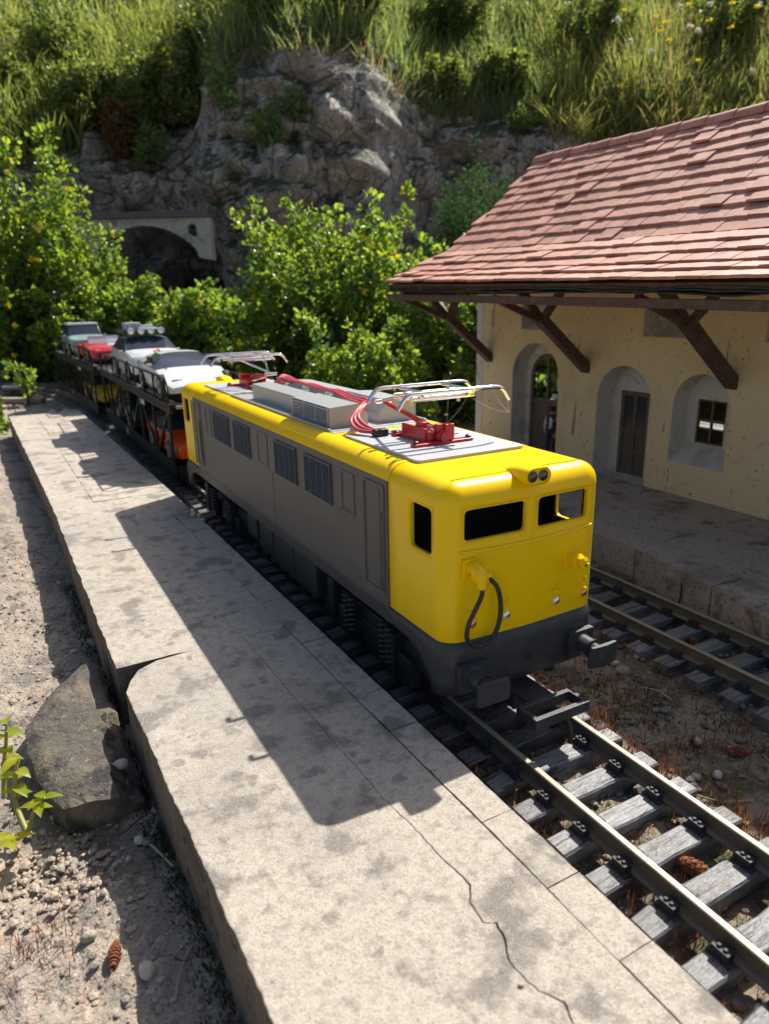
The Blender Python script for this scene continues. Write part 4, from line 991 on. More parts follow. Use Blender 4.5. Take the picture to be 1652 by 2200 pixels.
for ri, s in enumerate(rows):
    x, z, a = roof_pt(min(s, RL - .001)); off = tr.uniform(-.05, .05) + (ri % 2) * .12
    y = RY0 + .02 + off
    while y < RY1:
        wd = .24 * tr.uniform(.96, 1.03); yc = y + wd / 2
        if yc + .118 > RY1 + .05: break
        lift = tr.choice((0, 0, .001, .003, .005)) if tr.random() < .85 else tr.uniform(.005, .02)
        aa = a - .115 + tr.uniform(-.007, .007) - lift * .8
        U = Vector((math.cos(aa), 0, math.sin(aa))); Nn = Vector((-math.sin(aa), 0, math.cos(aa))); Yd = Vector((0, -1, 0))
        rot = Matrix((Yd, U, Nn)).transposed()
        rot = rot @ Matrix.Rotation(tr.gauss(0, .009) if tr.random() < .93 else tr.uniform(-.04, .04), 3, 'Z') @ Matrix.Rotation(tr.gauss(0, .007), 3, 'Y')
        P = Vector((x, yc, z)) + Vector((-math.sin(a), 0, math.cos(a))) * (.042 + lift) + Vector((math.cos(a), 0, math.sin(a))) * tr.gauss(0, .006)
        tiles.append((P, rot, tr.randrange(5)))
        y += wd
def px(P):
    d = P - CAM; zz = d.dot(AX_F); return 826 + 1510 * d.dot(AX_R) / zz, 1100 - 1510 * d.dot(AX_U) / zz, zz
vis = [t for t in tiles if -20 < px(t[0])[0] < 1672]; rest = [t for t in tiles if not (-20 < px(t[0])[0] < 1672)]
vis.sort(key=lambda t: px(t[0])[2]); big, small = vis[:296], vis[296:] + rest
for P, rot, v in big:
    o = link('tile', TM[v], None); o.parent = roof; M4 = rot.to_4x4(); M4.translation = P; o.matrix_basis = M4
def joined(name, L, mats, par):
    mb = MB()
    for P, rot, v in L:
        me = TM[v]; mb.add([rot @ q.co + P for q in me.vertices], [tuple(f.vertices) for f in me.polygons])
    return mb.build(name, mats, par, fix=False)
M_tile2 = mat('clay tile field', (.46, .205, .145), .72, layers=[('noise', 3.3, 4, .42, .66, (.52, .27, .20)), ('noise', 9, 5, .55, .72, (.37, .16, .115)), ('noise', 40, 3, .62, .70, (.52, .34, .27)), ('cell', 4, 1, .2, .9, (.43, .21, .15))], bump=[('noise', 30, 4, .2, .006)])
kind(joined('tile_field', small, M_tile2, roof), 'stuff')
RX = Matrix(((-1, 0, 0), (0, 1, 0), (0, 0, 1)))
kind(joined('tile_field', [(Vector((10.4 - P.x, P.y, P.z)), RX @ rot, v) for P, rot, v in tiles], M_tile2, roof), 'stuff')
y = RY0; k = 0
while y < RY1 - .05:
    L = .36; V = []
    for yy, rr in ((y - .01, .125), (y + L + .03, .108)):
        for q in range(9):
            a = math.radians(-10 + 200 * q / 8); V.append((5.2 + rr * math.cos(a), yy, 4.225 + rr * .8 * math.sin(a)))
        for q in range(9):
            a = math.radians(190 - 200 * q / 8); V.append((5.2 + (rr - .018) * math.cos(a), yy, 4.225 + (rr - .018) * .8 * math.sin(a)))
    F = [(j, (j + 1) % 18, 18 + (j + 1) % 18, 18 + j) for j in range(18)] + [tuple(range(18)), tuple(range(35, 17, -1))]
    MB().add(V, F).build('ridge_tile', M_tile, roof, smooth=40); y += L; k += 1
# eave braces
for yb in (5.83, 3.87, 1.85, -.15):
    br = MB().beam((XW + .02, yb, 1.47), (3.36, yb, 2.12), .115, .13, (0, 1, 0)).build('brace', M_wood, st, bevel=.006)
    MB().beam((3.48, yb, 2.04), (2.70, yb, 2.345), .07, .06, (0, 1, 0)).build('strut', M_wood, br, bevel=.004)
    MB().beam((3.40, yb + .02, 2.09), (3.36, yb + .58, 2.66), .075, .07, (1, 0, 0)).build('strut', M_wood, br, bevel=.004)
    MB().beam((3.40, yb - .02, 2.09), (3.36, yb - .58, 2.66), .075, .07, (1, 0, 0)).build('strut', M_wood, br, bevel=.004)
    MB().beam((3.42, yb, 2.06), (2.95, yb, 2.52), .075, .07, (0, 1, 0)).build('strut', M_wood, br, bevel=.004)
    MB().beam((XW + .01, yb, 2.42), (2.66, yb, 2.42), .07, .06, (0, 1, 0)).build('tie_beam', M_wood, br, bevel=.004)
roof.matrix_basis = Matrix.Translation((0, RY1, 2.5)) @ Matrix.Rotation(.019, 4, 'X') @ Matrix.Translation((0, -RY1, -2.5))
MB().bx(3.32, 3.42, RY0 + .1, RY1 - .1, 2.66, 2.74).build('purlin', M_wood, roof, bevel=.006)
# ------------------------------------------------ lamp and figure in the arched doorway
lamp = thing('wall_lamp', 'small round white lamp under a dark cap beside the arched doorway', 'lamp', (4.36, 4.60, 1.0))
MB().lathe([(.005, -.05), (.03, -.045), (.045, -.02), (.047, .0), (.04, .025), (.02, .04)], 14, Matrix.Translation((4.34, 4.60, 1.04))).build('globe', mat('opal glass', (.85, .83, .76), .3), lamp, smooth=60)
MB().lathe([(.03, .036), (.055, .05), (.05, .06), (.01, .075)], 14, Matrix.Translation((4.34, 4.60, 1.04))).build('cap', M_blk, lamp, smooth=40)
MB().tube([(4.34, 4.60, 1.10), (4.36, 4.60, 1.15), (4.40, 4.60, 1.15)], .008, 6).build('arm', M_blk, lamp)
def figure(loc, rz):
    J = {'pel': (0, 0, .355), 'bel': (0, .002, .42), 'chest': (0, .004, .52), 'neck': (0, 0, .585), 'head': (0, -.006, .625), 'crown': (0, -.004, .675),
         'lhip': (-.038, 0, .34), 'lkn': (-.044, -.012, .185), 'lan': (-.046, .008, .035), 'ltoe': (-.05, -.05, .016),
         'rhip': (.038, 0, .34), 'rkn': (.044, -.008, .185), 'ran': (.05, .012, .035), 'rtoe': (.058, -.045, .016),
         'lsh': (-.078, .002, .548), 'lel': (-.105, .01, .435), 'lwr': (-.07, -.055, .37), 'lha': (-.055, -.078, .36),
         'rsh': (.078, .002, .548), 'rel': (.105, .012, .435), 'rwr': (.085, -.02, .335), 'rha': (.082, -.03, .30)}
    Rr = {'pel': .055, 'bel': .052, 'chest': .06, 'neck': .024, 'head': .036, 'crown': .03, 'lhip': .042, 'lkn': .03, 'lan': .021, 'ltoe': .017, 'lsh': .03, 'lel': .022, 'lwr': .016, 'lha': .014}
    E = [('pel', 'bel'), ('bel', 'chest'), ('chest', 'neck'), ('neck', 'head'), ('head', 'crown'), ('pel', 'lhip'), ('lhip', 'lkn'), ('lkn', 'lan'), ('lan', 'ltoe'), ('pel', 'rhip'), ('rhip', 'rkn'), ('rkn', 'ran'), ('ran', 'rtoe'),
         ('chest', 'lsh'), ('lsh', 'lel'), ('lel', 'lwr'), ('lwr', 'lha'), ('chest', 'rsh'), ('rsh', 'rel'), ('rel', 'rwr'), ('rwr', 'rha')]
    ks = list(J); me = bpy.data.meshes.new('tmp'); V = [J[k] for k in ks]; Ed = [(ks.index(a), ks.index(b)) for a, b in E]; RR = [Rr.get(k, Rr.get('l' + k[1:], .02)) for k in ks]
    for w, sd_ in (('lha', -1), ('rha', 1)):   # five fingers rooted in each palm
        h = Vector(J[w]); dn = (h - Vector(J[w[0] + 'wr'])).normalized()
        for q in range(5):
            o = Vector((.011 * (q - 1.5), 0, 0)) if q < 4 else Vector((-sd_ * .02, 0, .008))
            i0 = len(V); V += [tuple(h + o * .8 + dn * .008), tuple(h + o + dn * (.022 if q < 4 else .012) + Vector((0, -.004, -.004)))]
            Ed += [(ks.index(w), i0), (i0, i0 + 1)]; RR += [.0052, .0046]
    me.from_pydata(V, Ed, []); o = bpy.data.objects.new('tmp', me); COL.objects.link(o)
    md = o.modifiers.new('s', 'SKIN'); o.modifiers.new('u', 'SUBSURF').levels = 2
    for v, r in zip(me.skin_vertices[0].data, RR): v.radius = (r, r)
    me.skin_vertices[0].data[0].use_root = True
    dg = bpy.context.evaluated_depsgraph_get(); m2 = bpy.data.meshes.new_from_object(o.evaluated_get(dg)); bpy.data.objects.remove(o)
    m2.name = 'person'
    for m in (mat('figure trousers', (.018, .024, .04), .6), mat('figure waistcoat', (.02, .022, .03), .6), mat('figure skin', (.42, .20, .14), .5), mat('figure shirt', (.6, .6, .6), .6), mat('figure shoes', (.012, .01, .01), .5)): m2.materials.append(m)
    for f in m2.polygons:
        c = f.center
        if c.z > .592: i = 2
        elif c.z < .03: i = 4
        elif (abs(c.x) > .045 and c.z < .385 and (Vector(c) - Vector(J['lwr'])).length < .05) or (c - Vector(J['rha'])).length < .04 or (c - Vector(J['lha'])).length < .04: i = 2
        elif abs(c.x) > .072 and c.z > .33: i = 3
        elif c.z > .40: i = 3 if (c.y < -.03 and abs(c.x) < .022) else 1
        else: i = 0
        f.material_index = i; f.use_smooth = True
    p = link('person', m2); p.location = loc; p.rotation_euler = (0, 0, rz)
    hc = MB(); hc.lathe([(.044, .648), (.048, .66), (.042, .69), (.03, .705), (.005, .71)], 16).box((0, -.045, .65), (.06, .035, .006)); c = hc.build('cap', mat('figure cap', (.012, .013, .02), .6), None, smooth=40); c.parent = p
    nb = MB(); nb.lathe([(.002, 0), (.008, .004), (.004, .012)], 8, Matrix.Translation((0, -.040, .620)) @ Matrix.Rotation(1.57, 4, 'X'))
    for s in (-1, 1): nb.box((s * .038, 0, .63), (.008, .014, .02))
    f = nb.build('nose_and_ears', MATS['figure skin'], None, smooth=60); f.parent = p
    ey = MB()
    for s in (-1, 1): ey.box((s * .013, -.037, .634), (.009, .004, .005))
    ey.box((0, -.036, .604), (.018, .004, .004)); e = ey.build('eyes_and_mouth', MATS['figure shoes'], None); e.parent = p
    return tag(p, 'small figure in dark cap, waistcoat and trousers standing in the arched doorway', 'figurine')
figure((4.30, 4.60, .203), math.radians(-70))
# ================================================================ vegetation
def leafmat(n, c, t, k=.5, c2=None, rough=.45, c3=None):
    L = [('noise', 3.5, 3, .40, .62, c2 or tuple(q * .6 for q in c))]
    if c3: L.append(('noise', 8, 2, .62, .70, c3))
    return mat(n, c, rough, layers=L, trans=(t, k), spec=.45)
M_leaf = leafmat('coronilla leaf', (.175, .26, .04), (2.5, 2.15, 1.0), .58, (.105, .18, .036), .35, (.29, .33, .045))
M_leafb = leafmat('blue-green leaf', (.12, .20, .08), (2.0, 2.0, 1.1), .45, (.075, .14, .05), .28)
M_leafd = leafmat('evergreen leaf', (.045, .095, .025), (1.6, 1.9, 1.0), .35, (.03, .065, .02), .65)
M_leafh = leafmat('hill shrub leaf', (.14, .185, .055), (2.1, 2.0, 1.1), .5, (.09, .13, .04), .45, (.24, .26, .06))
M_dry = leafmat('dry red leaf', (.19, .075, .038), (1.8, 1.3, 1.0), .4)
M_stem = mat('green stem', (.085, .085, .03), .7); M_twig = mat('brown stem', (.09, .062, .042), .8)
M_flow = mat('yellow blossom', (.85, .70, .015), .5, layers=[('noise', 4, 2, .62, .70, (.82, .52, .02))], trans=((1.2, 1.15, 1), .4))
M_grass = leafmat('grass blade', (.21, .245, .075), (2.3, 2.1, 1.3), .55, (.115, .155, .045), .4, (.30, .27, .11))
M_grassd = leafmat('shaded grass blade', (.155, .20, .085), (2.0, 2.0, 1.3), .5, (.105, .145, .06))  # darker copy of the grass, with shade put into its colour
M_straw = leafmat('straw blade', (.30, .235, .12), (1.6, 1.5, 1.2), .45)
class Veg:
    def __init__(s): s.v = []; s.f = []; s.m = []
    def leaf(s, P, D, N, L, W, mi=0, fold=.25):
        """pointed oval with a fold along the rib: six faces would be dear, four do"""
        o = len(s.v); S = D.cross(N).normalized(); N = S.cross(D)
        A = P; B = P + D * L; C = P + D * (L * .45) - N * (fold * W)
        s.v += [A[:], (P + D * L * .35 + S * W * .5)[:], (P + D * L * .72 + S * W * .42)[:], B[:], (P + D * L * .72 - S * W * .42)[:], (P + D * L * .35 - S * W * .5)[:], C[:]]
        s.f += [(o, o + 1, o + 6), (o + 1, o + 2, o + 6), (o + 2, o + 3, o + 6), (o + 3, o + 4, o + 6), (o + 4, o + 5, o + 6), (o + 5, o, o + 6)]; s.m += [mi] * 6
    def blade(s, P, D, L, W, bend, mi=0):
        o = len(s.v); side = D.cross(Vector((0, 0, 1))); side = side.normalized() if side.length > 1e-4 else Vector((1, 0, 0))
        h = Vector((D.x, D.y, 0))
        pts = [P + Vector((0, 0, 1)) * L * t * (1 - .35 * bend * t) + h * L * (t * .25 + bend * t * t) for t in (0, .4, .75, 1)]
        for q, w in zip(pts[:3], (W, W * .8, W * .5)): s.v += [(q - side * w * .5)[:], (q + side * w * .5)[:]]
        s.v.append(pts[3][:])
        s.f += [(o, o + 1, o + 3, o + 2), (o + 2, o + 3, o + 5, o + 4), (o + 4, o + 5, o + 6)]; s.m += [mi] * 3
    def build(s, name, mats, par=None, smooth=True):
        me = bpy.data.meshes.new(name); me.from_pydata(s.v, [], s.f)
        for m in (mats if isinstance(mats, (list, tuple)) else [mats]): me.materials.append(m)
        if any(s.m): me.polygons.foreach_set('material_index', s.m)
        if smooth: me.polygons.foreach_set('use_smooth', [True] * len(s.f))
        return link(name, me, par)
def rv(r):
    while True:
        v = Vector((r.uniform(-1, 1), r.uniform(-1, 1), r.uniform(-1, 1)))
        if .05 < v.length < 1: return v.normalized()
def bush(name, label, base, rad, H, nshoot, seed, leaf=.17, mats=None, flowers=0, lean=(0, 0), start=.25, per=7, spread=.05, trefoil=3, cat='bush', group=None, flowm=None, spiky=1.0, aspect=.62):
    r = random.Random(seed); root = thing(name, label, cat, base, group=group); B = Vector(base)
    mats = mats or [M_leaf, M_leaf, M_leafb]; lv = Veg(); st_ = MB(); fl = Veg(); tips = []
    for i in range(nshoot):
        a = r.uniform(0, 2 * math.pi); q = math.sqrt(r.random()); el = r.uniform(.12, 1) ** .8
        end = B + Vector((math.cos(a) * rad * q * (1.12 - .45 * el), math.sin(a) * rad * q * (1.12 - .45 * el), H * el * r.uniform(.82, 1.0 + .16 * spiky))) + Vector((lean[0], lean[1], 0)) * el
        b0 = B + Vector((math.cos(a) * rad * .3 * q, math.sin(a) * rad * .3 * q, 0))
        mid = b0.lerp(end, .5) + rv(r) * rad * .12 + Vector((0, 0, H * .10))
        path = [b0, b0.lerp(mid, .55) + rv(r) * .05, mid, mid.lerp(end, .5) + rv(r) * .06 + Vector((0, 0, H * .02)), end]
        path = cat_rom(path, 4)
        if i % 3 == 0: st_.tube(path[::2], [lerp(.035, .008, k / (len(path[::2]) - 1)) for k in range(len(path[::2]))], 4, cap=False)
        n = len(path); tips.append(end)
        for k in range(int(n * start), n):
            P0 = path[k]; D0 = (path[min(k + 1, n - 1)] - path[max(k - 1, 0)]).normalized()
            for j in range(per if k < n - 1 else per + 2):
                out = rv(r); out = (out + D0 * .6 + Vector((0, 0, .35))).normalized(); P = P0 + out * leaf * r.uniform(.3, 1.6) + rv(r) * spread
                for t in range(trefoil):
                    Dl = (out + rv(r) * .8).normalized(); sz = leaf * r.uniform(.6, 1.1)
                    lv.leaf(P + rv(r) * leaf * .25, Dl, rv(r), sz, sz * aspect, r.randrange(len(mats)) if len(mats) > 1 else 0)
    for i in range(flowers):
        P = r.choice(tips) + rv(r) * leaf * r.uniform(.2, 1.4) + Vector((0, 0, r.uniform(-.35, .1) * H * .3))
        for k in range(9):
            d = (rv(r) + Vector((0, 0, .5))).normalized(); fl.leaf(P + rv(r) * leaf * .22, d, rv(r), leaf * .55, leaf * .4)
    lv.build('foliage', mats, root); st_.build('stem', M_twig, root, fix=False)
    if flowers: fl.build('blossom', flowm or M_flow, root)
    return root
bush('flowering_bush', 'large yellow-flowering bush in the middle, right behind the locomotive', UV(-1.15, 17.8, -.1), 3.2, 4.3, 165, 21, .165, flowers=60, start=.22, per=4)
bush('flowering_bush', 'tall yellow-flowering bush at the far left edge', UV(-11.2, 23.5, 0), 3.4, 6.3, 165, 22, .20, flowers=150, start=.05, per=6)
bush('flowering_bush', 'low yellow-flowering bush above the tail wagon, below the arched bridge', UV(-7.6, 22.0, -.1), 1.9, 2.8, 80, 23, .19, flowers=22, start=.05, per=6)
bush('flowering_bush', 'small leafy bush just left of the middle bush, above the white sports car', UV(-4.6, 19.5, -.1), 1.7, 2.5, 80, 24, .17, flowers=12, start=.05, per=6)
bush('flowering_bush', 'shaded leafy bush beside the station corner', UV(1.7, 15.0, -.1), 2.0, 3.0, 100, 25, .15, flowers=6, start=.08, per=5)
bush('flowering_bush', 'low leafy bush just behind the roof of the locomotive', UV(-.5, 13.6, -.1), 1.5, 1.7, 60, 28, .14, flowers=5, start=.05, per=5)
bush('evergreen_bush', 'dense dark evergreen bush behind the station roof', UV(2.8, 21.0, -.1), 2.2, 5.8, 210, 26, .10, mats=[M_leafd], start=.2, per=9, trefoil=3, aspect=.35, spread=.12, spiky=.5)
bush('flowering_bush', 'bright bush behind the station, seen through the arched glass door', (8.3, 9.7, -.1), 1.5, 2.6, 60, 27, .15, start=.1, per=6)
gc = Veg(); gcr = random.Random(55)
for i in range(2600):
    u, v = gcr.uniform(-3.6, 3.2), gcr.uniform(10.5, 17.5)
    if fbm(u * .9, v * .9, 2.2, 3) < -.08: continue
    P = UV(u, v, -.12 + gcr.uniform(0, .18)); sz = gcr.uniform(.07, .17)
    gc.leaf(P, (rv(gcr) + Vector((0, 0, .7))).normalized(), rv(gcr), sz, sz * .6, gcr.randrange(2))
kind(gc.build('ground_cover', [M_leafb, M_leafh]), 'stuff')
# ---------------------------------------------------------------- hillside growth
hr = random.Random(77)
def hill_point(u, s): 
    v = interp(CU, CV, u) + 2.2 + s; return UV(u, v, hill_z(u, v) - .05)
def grass(name, label_kind, n, ur, sr, L0, L1, W, mats, seed, bend=(.1, .6)):
    r = random.Random(seed); g = Veg()
    cl = [(r.uniform(*ur), r.uniform(*sr)) for _ in range(max(1, n // 14))]
    for i in range(n):
        u, s = r.choice(cl); u += r.gauss(0, .35); s += r.gauss(0, .3); s = max(sr[0], s)
        a = r.uniform(0, 6.283); D = Vector((math.cos(a), math.sin(a), .5))
        g.blade(hill_point(u, s), D, r.uniform(L0, L1), W * r.uniform(.6, 1.3), r.uniform(*bend), r.randrange(len(mats)))
    return kind(g.build(name, mats), 'stuff')
def cliff_grass(name, n, ur, tr_, L0, L1, W, mats, seed, bend=(.3, .9)):
    r = random.Random(seed); g = Veg()
    for i in range(n):
        u = r.uniform(*ur); t = r.uniform(*tr_); P = cliff_pt(u, t) - UV(0, .1, 0) + UV(0, 0, 0)
        a = r.uniform(0, 6.283); g.blade(P, Vector((math.cos(a) - .3, math.sin(a) - .5, .5)), r.uniform(L0, L1), W * r.uniform(.6, 1.3), r.uniform(*bend), r.randrange(len(mats)))
    return kind(g.build(name, mats), 'stuff')
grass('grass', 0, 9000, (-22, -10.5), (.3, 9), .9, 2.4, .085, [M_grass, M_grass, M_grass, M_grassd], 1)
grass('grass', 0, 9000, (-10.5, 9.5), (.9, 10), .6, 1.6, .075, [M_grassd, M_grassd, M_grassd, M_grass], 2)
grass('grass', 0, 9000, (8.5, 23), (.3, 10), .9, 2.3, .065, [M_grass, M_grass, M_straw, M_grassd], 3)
grass('grass', 0, 5200, (-27, 27), (8.5, 19), 1.2, 3.0, .12, [M_grassd, M_grass], 7)
cliff_grass('grass', 900, (-21, -13.5), (.86, 1.0), .7, 1.6, .09, [M_grass, M_grassd], 4)
cliff_grass('grass', 1300, (7.5, 20), (.84, 1.0), .6, 1.6, .07, [M_grass, M_straw, M_grass], 5)
cliff_grass('grass', 420, (-7, 7), (.93, 1.0), .3, .8, .06, [M_grassd, M_straw], 6)
SHR = [(-20.3, .6, 1.6, 2.0), (-17.6, 2.6, 1.6, 2.6), (-13.6, .2, 1.6, 2.6), (-12.4, .4, 1.3, 2.4), (-10.9, -.1, 1.2, 3.2), (-9.4, .1, 1.3, 3.0), (-8.4, 1.8, 1.5, 2.6), (-4.6, 2.4, 1.4, 2.2), (-1.0, 3.0, 1.4, 2.2), (2.6, 2.2, 1.5, 1.1), (6.0, 2.2, 1.5, 1.2), (-15.8, 5.0, 2.2, 3.5), (-3, 7, 2.6, 4), (4, 7, 2.6, 4), (10.8, 6, 2.4, 3.5), (17, 6, 2.4, 3.5)]
SL = ['hill shrub at the top left corner of the picture', 'hill shrub among the tall bright grass, upper left', 'leafy shrub on the cliff edge above the left bush', 'leafy shrub left of the dry red clump on the cliff edge', 'shrub beside the dry red clump, hanging over the cliff edge', 'shrub hanging down the cliff right of the dry red clump', 'shrub on the hilltop just left of the rounded crag', 'low shrub on the hilltop above the rounded crag', 'low shrub in the grass above the right end of the crag', 'low shrub in the shaded grass above the dark grotto', 'low shrub in the grass above the station ridge end', 'dark shrub high on the slope behind the bright grass on the left', 'dark shrub high on the slope behind the rounded crag', 'dark shrub high on the slope, right of the centre', 'dark shrub high on the slope above the station roof', 'dark shrub high on the slope behind the dandelions']
for k, ((u, s, rad, H), lab) in enumerate(zip(SHR, SL)):
    P = hill_point(u, s)
    bush('hill_shrub', lab, P, rad, H, 36, 60 + k, .22, [M_leafh, M_leafh, M_grass] if s < 5 else [M_leafh], start=.1, per=6, trefoil=2, spread=.12, cat='shrub', group='shrubs on the hill')
b = bush('dry_shrub', 'rust-red dry clump hanging at the cliff edge, upper left', hill_point(-11.9, -1.0) + Vector((0, 0, -.4)), .75, 2.1, 34, 90, .17, [M_dry, M_dry, M_leafh], start=.05, per=7, trefoil=2, spread=.1, cat='shrub')
for k, (u, t, rad, H, n) in enumerate([(-6.2, .80, 1.0, 1.7, 10), (-4.6, .66, .9, 1.4, 8), (-10.2, .78, .9, 1.5, 9), (-3.4, .74, .7, 1.1, 6), (6.6, .90, .9, .8, 8)]):
    P = cliff_pt(u, t)
    bush('cliff_plant', ['pale leafy plant high on the left face of the rounded crag', 'leafy plant lower on the left face of the rounded crag', 'plant in the cleft left of the rounded crag', 'small plant on the front of the rounded crag', 'low mossy plant on the ledge above the dark grotto'][k], P, rad, H, n, 120 + k, .2, [M_leafh, M_leafb], start=.2, per=3, trefoil=2, spread=.2, spiky=2.5, cat='plant', group='plants growing from the cliff')
# ---------------------------------------------------------------- dandelions
M_white = mat('seed head', (.72, .70, .64), .8, trans=((1, 1, 1), .4))
fr2 = random.Random(31)
def dandelion(P, H, yellow, lab):
    d = thing('dandelion', lab, 'flower', P, group='dandelions on the hill'); tip = P + Vector((fr2.uniform(-.15, .15), fr2.uniform(-.15, .15), H))
    MB().tube([P, P.lerp(tip, .5) + Vector((.03, 0, .02)), tip], [.022, .018, .015], 5).build('stem', M_stem, d)
    h = Veg()
    if yellow:
        for k in range(22):
            a = fr2.uniform(0, 6.283); e = fr2.uniform(.05, .7); dr = Vector((math.cos(a) * math.cos(e), math.sin(a) * math.cos(e), math.sin(e))); h.leaf(tip, dr, rv(fr2), .15, .05)
        h.build('flower_head', M_flow, d)
    else:
        for k in range(40): h.leaf(tip, rv(fr2), rv(fr2), .14, .05)
        h.build('seed_head', M_white, d)
YS = [(1343, 25), (1407, 40), (1428, 50), (1416, 66), (1440, 88), (1520, 45), (1502, 130), (1325, 185), (1575, 60), (1478, 8), (1573, 8), (1484, 62), (1620, 15)]
WS = [(1458, 12), (1503, 64), (1330, 40), (1355, 88), (1608, 155), (1525, 10), (1485, 56), (1634, 12), (1400, 110)]
ORD = ['first', 'second', 'third', 'fourth', 'fifth', 'sixth', 'seventh', 'eighth', 'ninth', 'tenth', 'eleventh', 'twelfth', 'thirteenth']
def at_px(x, y, v):
    d = AX_F + AX_R * ((x - 826) / 1510) - AX_U * ((y - 1100) / 1510); hv = d.x * .4843 + d.y * .8749
    return CAM + d * (v / hv)
for lst, yel in ((YS, True), (WS, False)):
    for i, (x, y) in enumerate(lst):
        u_ = (x - 826) / 1510 * 34; v = interp(CU, CV, u_) + 2.6 + fr2.uniform(-.5, .8); T_ = at_px(x, y, v); g0 = hill_z(u_ * v / 34, v)
        H = max(.5, T_.z - g0); P = Vector((T_.x, T_.y, T_.z - H))
        dandelion(P, H, yel, (ORD[sorted(lst).index((x, y))] + (' yellow dandelion' if yel else ' white dandelion seed head') + ' from the left on the hill above the station roof'))
# ---------------------------------------------------------------- small arched bridge under the cliff
M_br = mat('bridge render', (.42, .40, .37), .9, layers=[('noise', 2, 5, .5, .7, (.20, .185, .17)), ('noise', 12, 4, .55, .7, (.13, .12, .11))], bump=[('noise', 8, 5, .4, .05)])
brd = thing('arched_bridge', 'small grey arched bridge against the cliff above the left bush', 'bridge', UV(-9.36, 29.6, 3.44), UVROT, local=True); brd.scale = (.88, 1, .9)
def seg_arch(hw, zs, zc, n=20):
    R_ = (hw * hw + (zc - zs) ** 2) / (2 * (zc - zs)); c = zc - R_; a = math.asin(hw / R_)
    return [(R_ * math.sin(lerp(-a, a, k / n)), c + R_ * math.cos(lerp(-a, a, k / n))) for k in range(n + 1)]
ar = seg_arch(2.2, 1.0, 1.95)
outer = [(-3.4, 0.1), (-2.3, .1)] + ar + [(2.35, .6), (2.9, .5), (2.9, 2.25), (-3.4, 2.25)]
hole = [(2.12 + .2 * math.cos(t), 1.82 + .2 * math.sin(t)) for t in [math.pi * k / 8 for k in range(9)]] + [(1.92, 1.60), (2.32, 1.48)]
MB().plate([outer, hole[::-1]], lambda x, z: (x, 0, z), lambda x, z: (x, .8, z)).build('spandrel', M_br, brd, bevel=.02)
a2 = [(x * 1.0, z + .16) for x, z in ar]
MB().plate([ar + a2[::-1]], lambda x, z: (x, -.05, z), lambda x, z: (x, .85, z)).build('arch_ring', M_br, brd)
MB().bx(-3.5, 2.9, -.14, .94, 2.26, 2.40).build('deck', mat('bridge deck', (.12, .115, .105), .9), brd, bevel=.02)
MB().bx(-3.5, 2.9, -.10, .0, 2.40, 2.52).bx(-3.5, 2.9, .82, .92, 2.40, 2.52).build('kerb', mat('bridge deck', (.12, .115, .105), .9), brd, bevel=.02)
MB().bx(-3.4, -2.3, .1, .7, -3.2, .3).build('pier', M_br, brd, bevel=.05)
# ================================================================ stones, twigs, cones, moss
def stone_mesh(name, m, seed, sub=2, flat=.6, amp=.25, sharp=40):
    import bmesh
    bm = bmesh.new(); bmesh.ops.create_icosphere(bm, subdivisions=sub, radius=1)
    for v in bm.verts:
        n = noise.noise(v.co * 1.3 + Vector((seed * 7.3, 0, 0))); c = noise.voronoi(v.co * .9 + Vector((seed * 3.1, 1, 0)))[0][0]
        v.co *= 1 + amp * n + amp * (c - .4); v.co.z *= flat
    me = bpy.data.meshes.new(name); bm.to_mesh(me); bm.free(); me.materials.append(m)
    me.polygons.foreach_set('use_smooth', [True] * len(me.polygons)); me.set_sharp_from_angle(angle=math.radians(sharp)); return me
M_stA = mat('grey rock', (.105, .092, .074), .9, layers=[('noise', 3.2, 7, .46, .62, (.185, .15, .105)), ('noise', 5, 8, .50, .62, (.036, .034, .031)), ('noise', 34, 3, .60, .7, (.25, .22, .18))], bump=[('noise', 9, 7, .9, .06), ('noise', 40, 4, .6, .012)])
M_peb = mat('pale pebble', (.46, .41, .34), .85, layers=[('noise', 9, 4, .5, .7, (.30, .25, .2))], bump=[('noise', 30, 4, .5, .02)], rand=.25)
M_gra = mat('mixed gravel', (.40, .325, .255), .9, layers=[('cell', 9, 1, .35, .75, (.25, .21, .175)), ('noise', 6, 3, .55, .7, (.40, .26, .19))], bump=[('noise', 40, 3, .4, .01)])
# big wedge of rock beside the platform
import bmesh
P2 = [(-2.06, 2.02), (-2.00, 1.90), (-2.005, 1.55), (-1.985, 1.05), (-1.975, .90), (-1.985, .60), (-2.16, .57), (-2.36, .62), (-2.42, .78), (-2.485, 1.12), (-2.49, 1.42), (-2.34, 1.68)]
mb = MB(); rr = random.Random(2); cx, cy = -2.2, 1.15; NR = 7; V = []; dens = jag(P2, .02, .05, 77); nP = len(dens)
for k in range(NR + 1):
    f = 1 - k / NR
    for (x, y) in dens:
        X, Y = cx + (x - cx) * f, cy + (y - cy) * f
        top = .01 + .035 * (1 - f) + .10 * (Y - .4) / 1.6 + .035 * fbm(X * 3, Y * 3, 4, 5) - (.07 if X > -2.08 + .05 * fbm(Y * 4, 1, 1, 2) and Y < 1.25 else 0) - .03 * (f > .95)
        V.append((X, Y, top))
base = [(cx + (x - cx) * .97, cy + (y - cy) * .97, -.2) for x, y in dens]
F = [(k * nP + j, k * nP + (j + 1) % nP, (k + 1) * nP + (j + 1) % nP, (k + 1) * nP + j) for k in range(NR - 1) for j in range(nP)]
F.append(tuple((NR - 1) * nP + j for j in range(nP)))
o_ = len(V); V += base; F += [(o_ + j, o_ + (j + 1) % nP, (j + 1) % nP, j) for j in range(nP)]
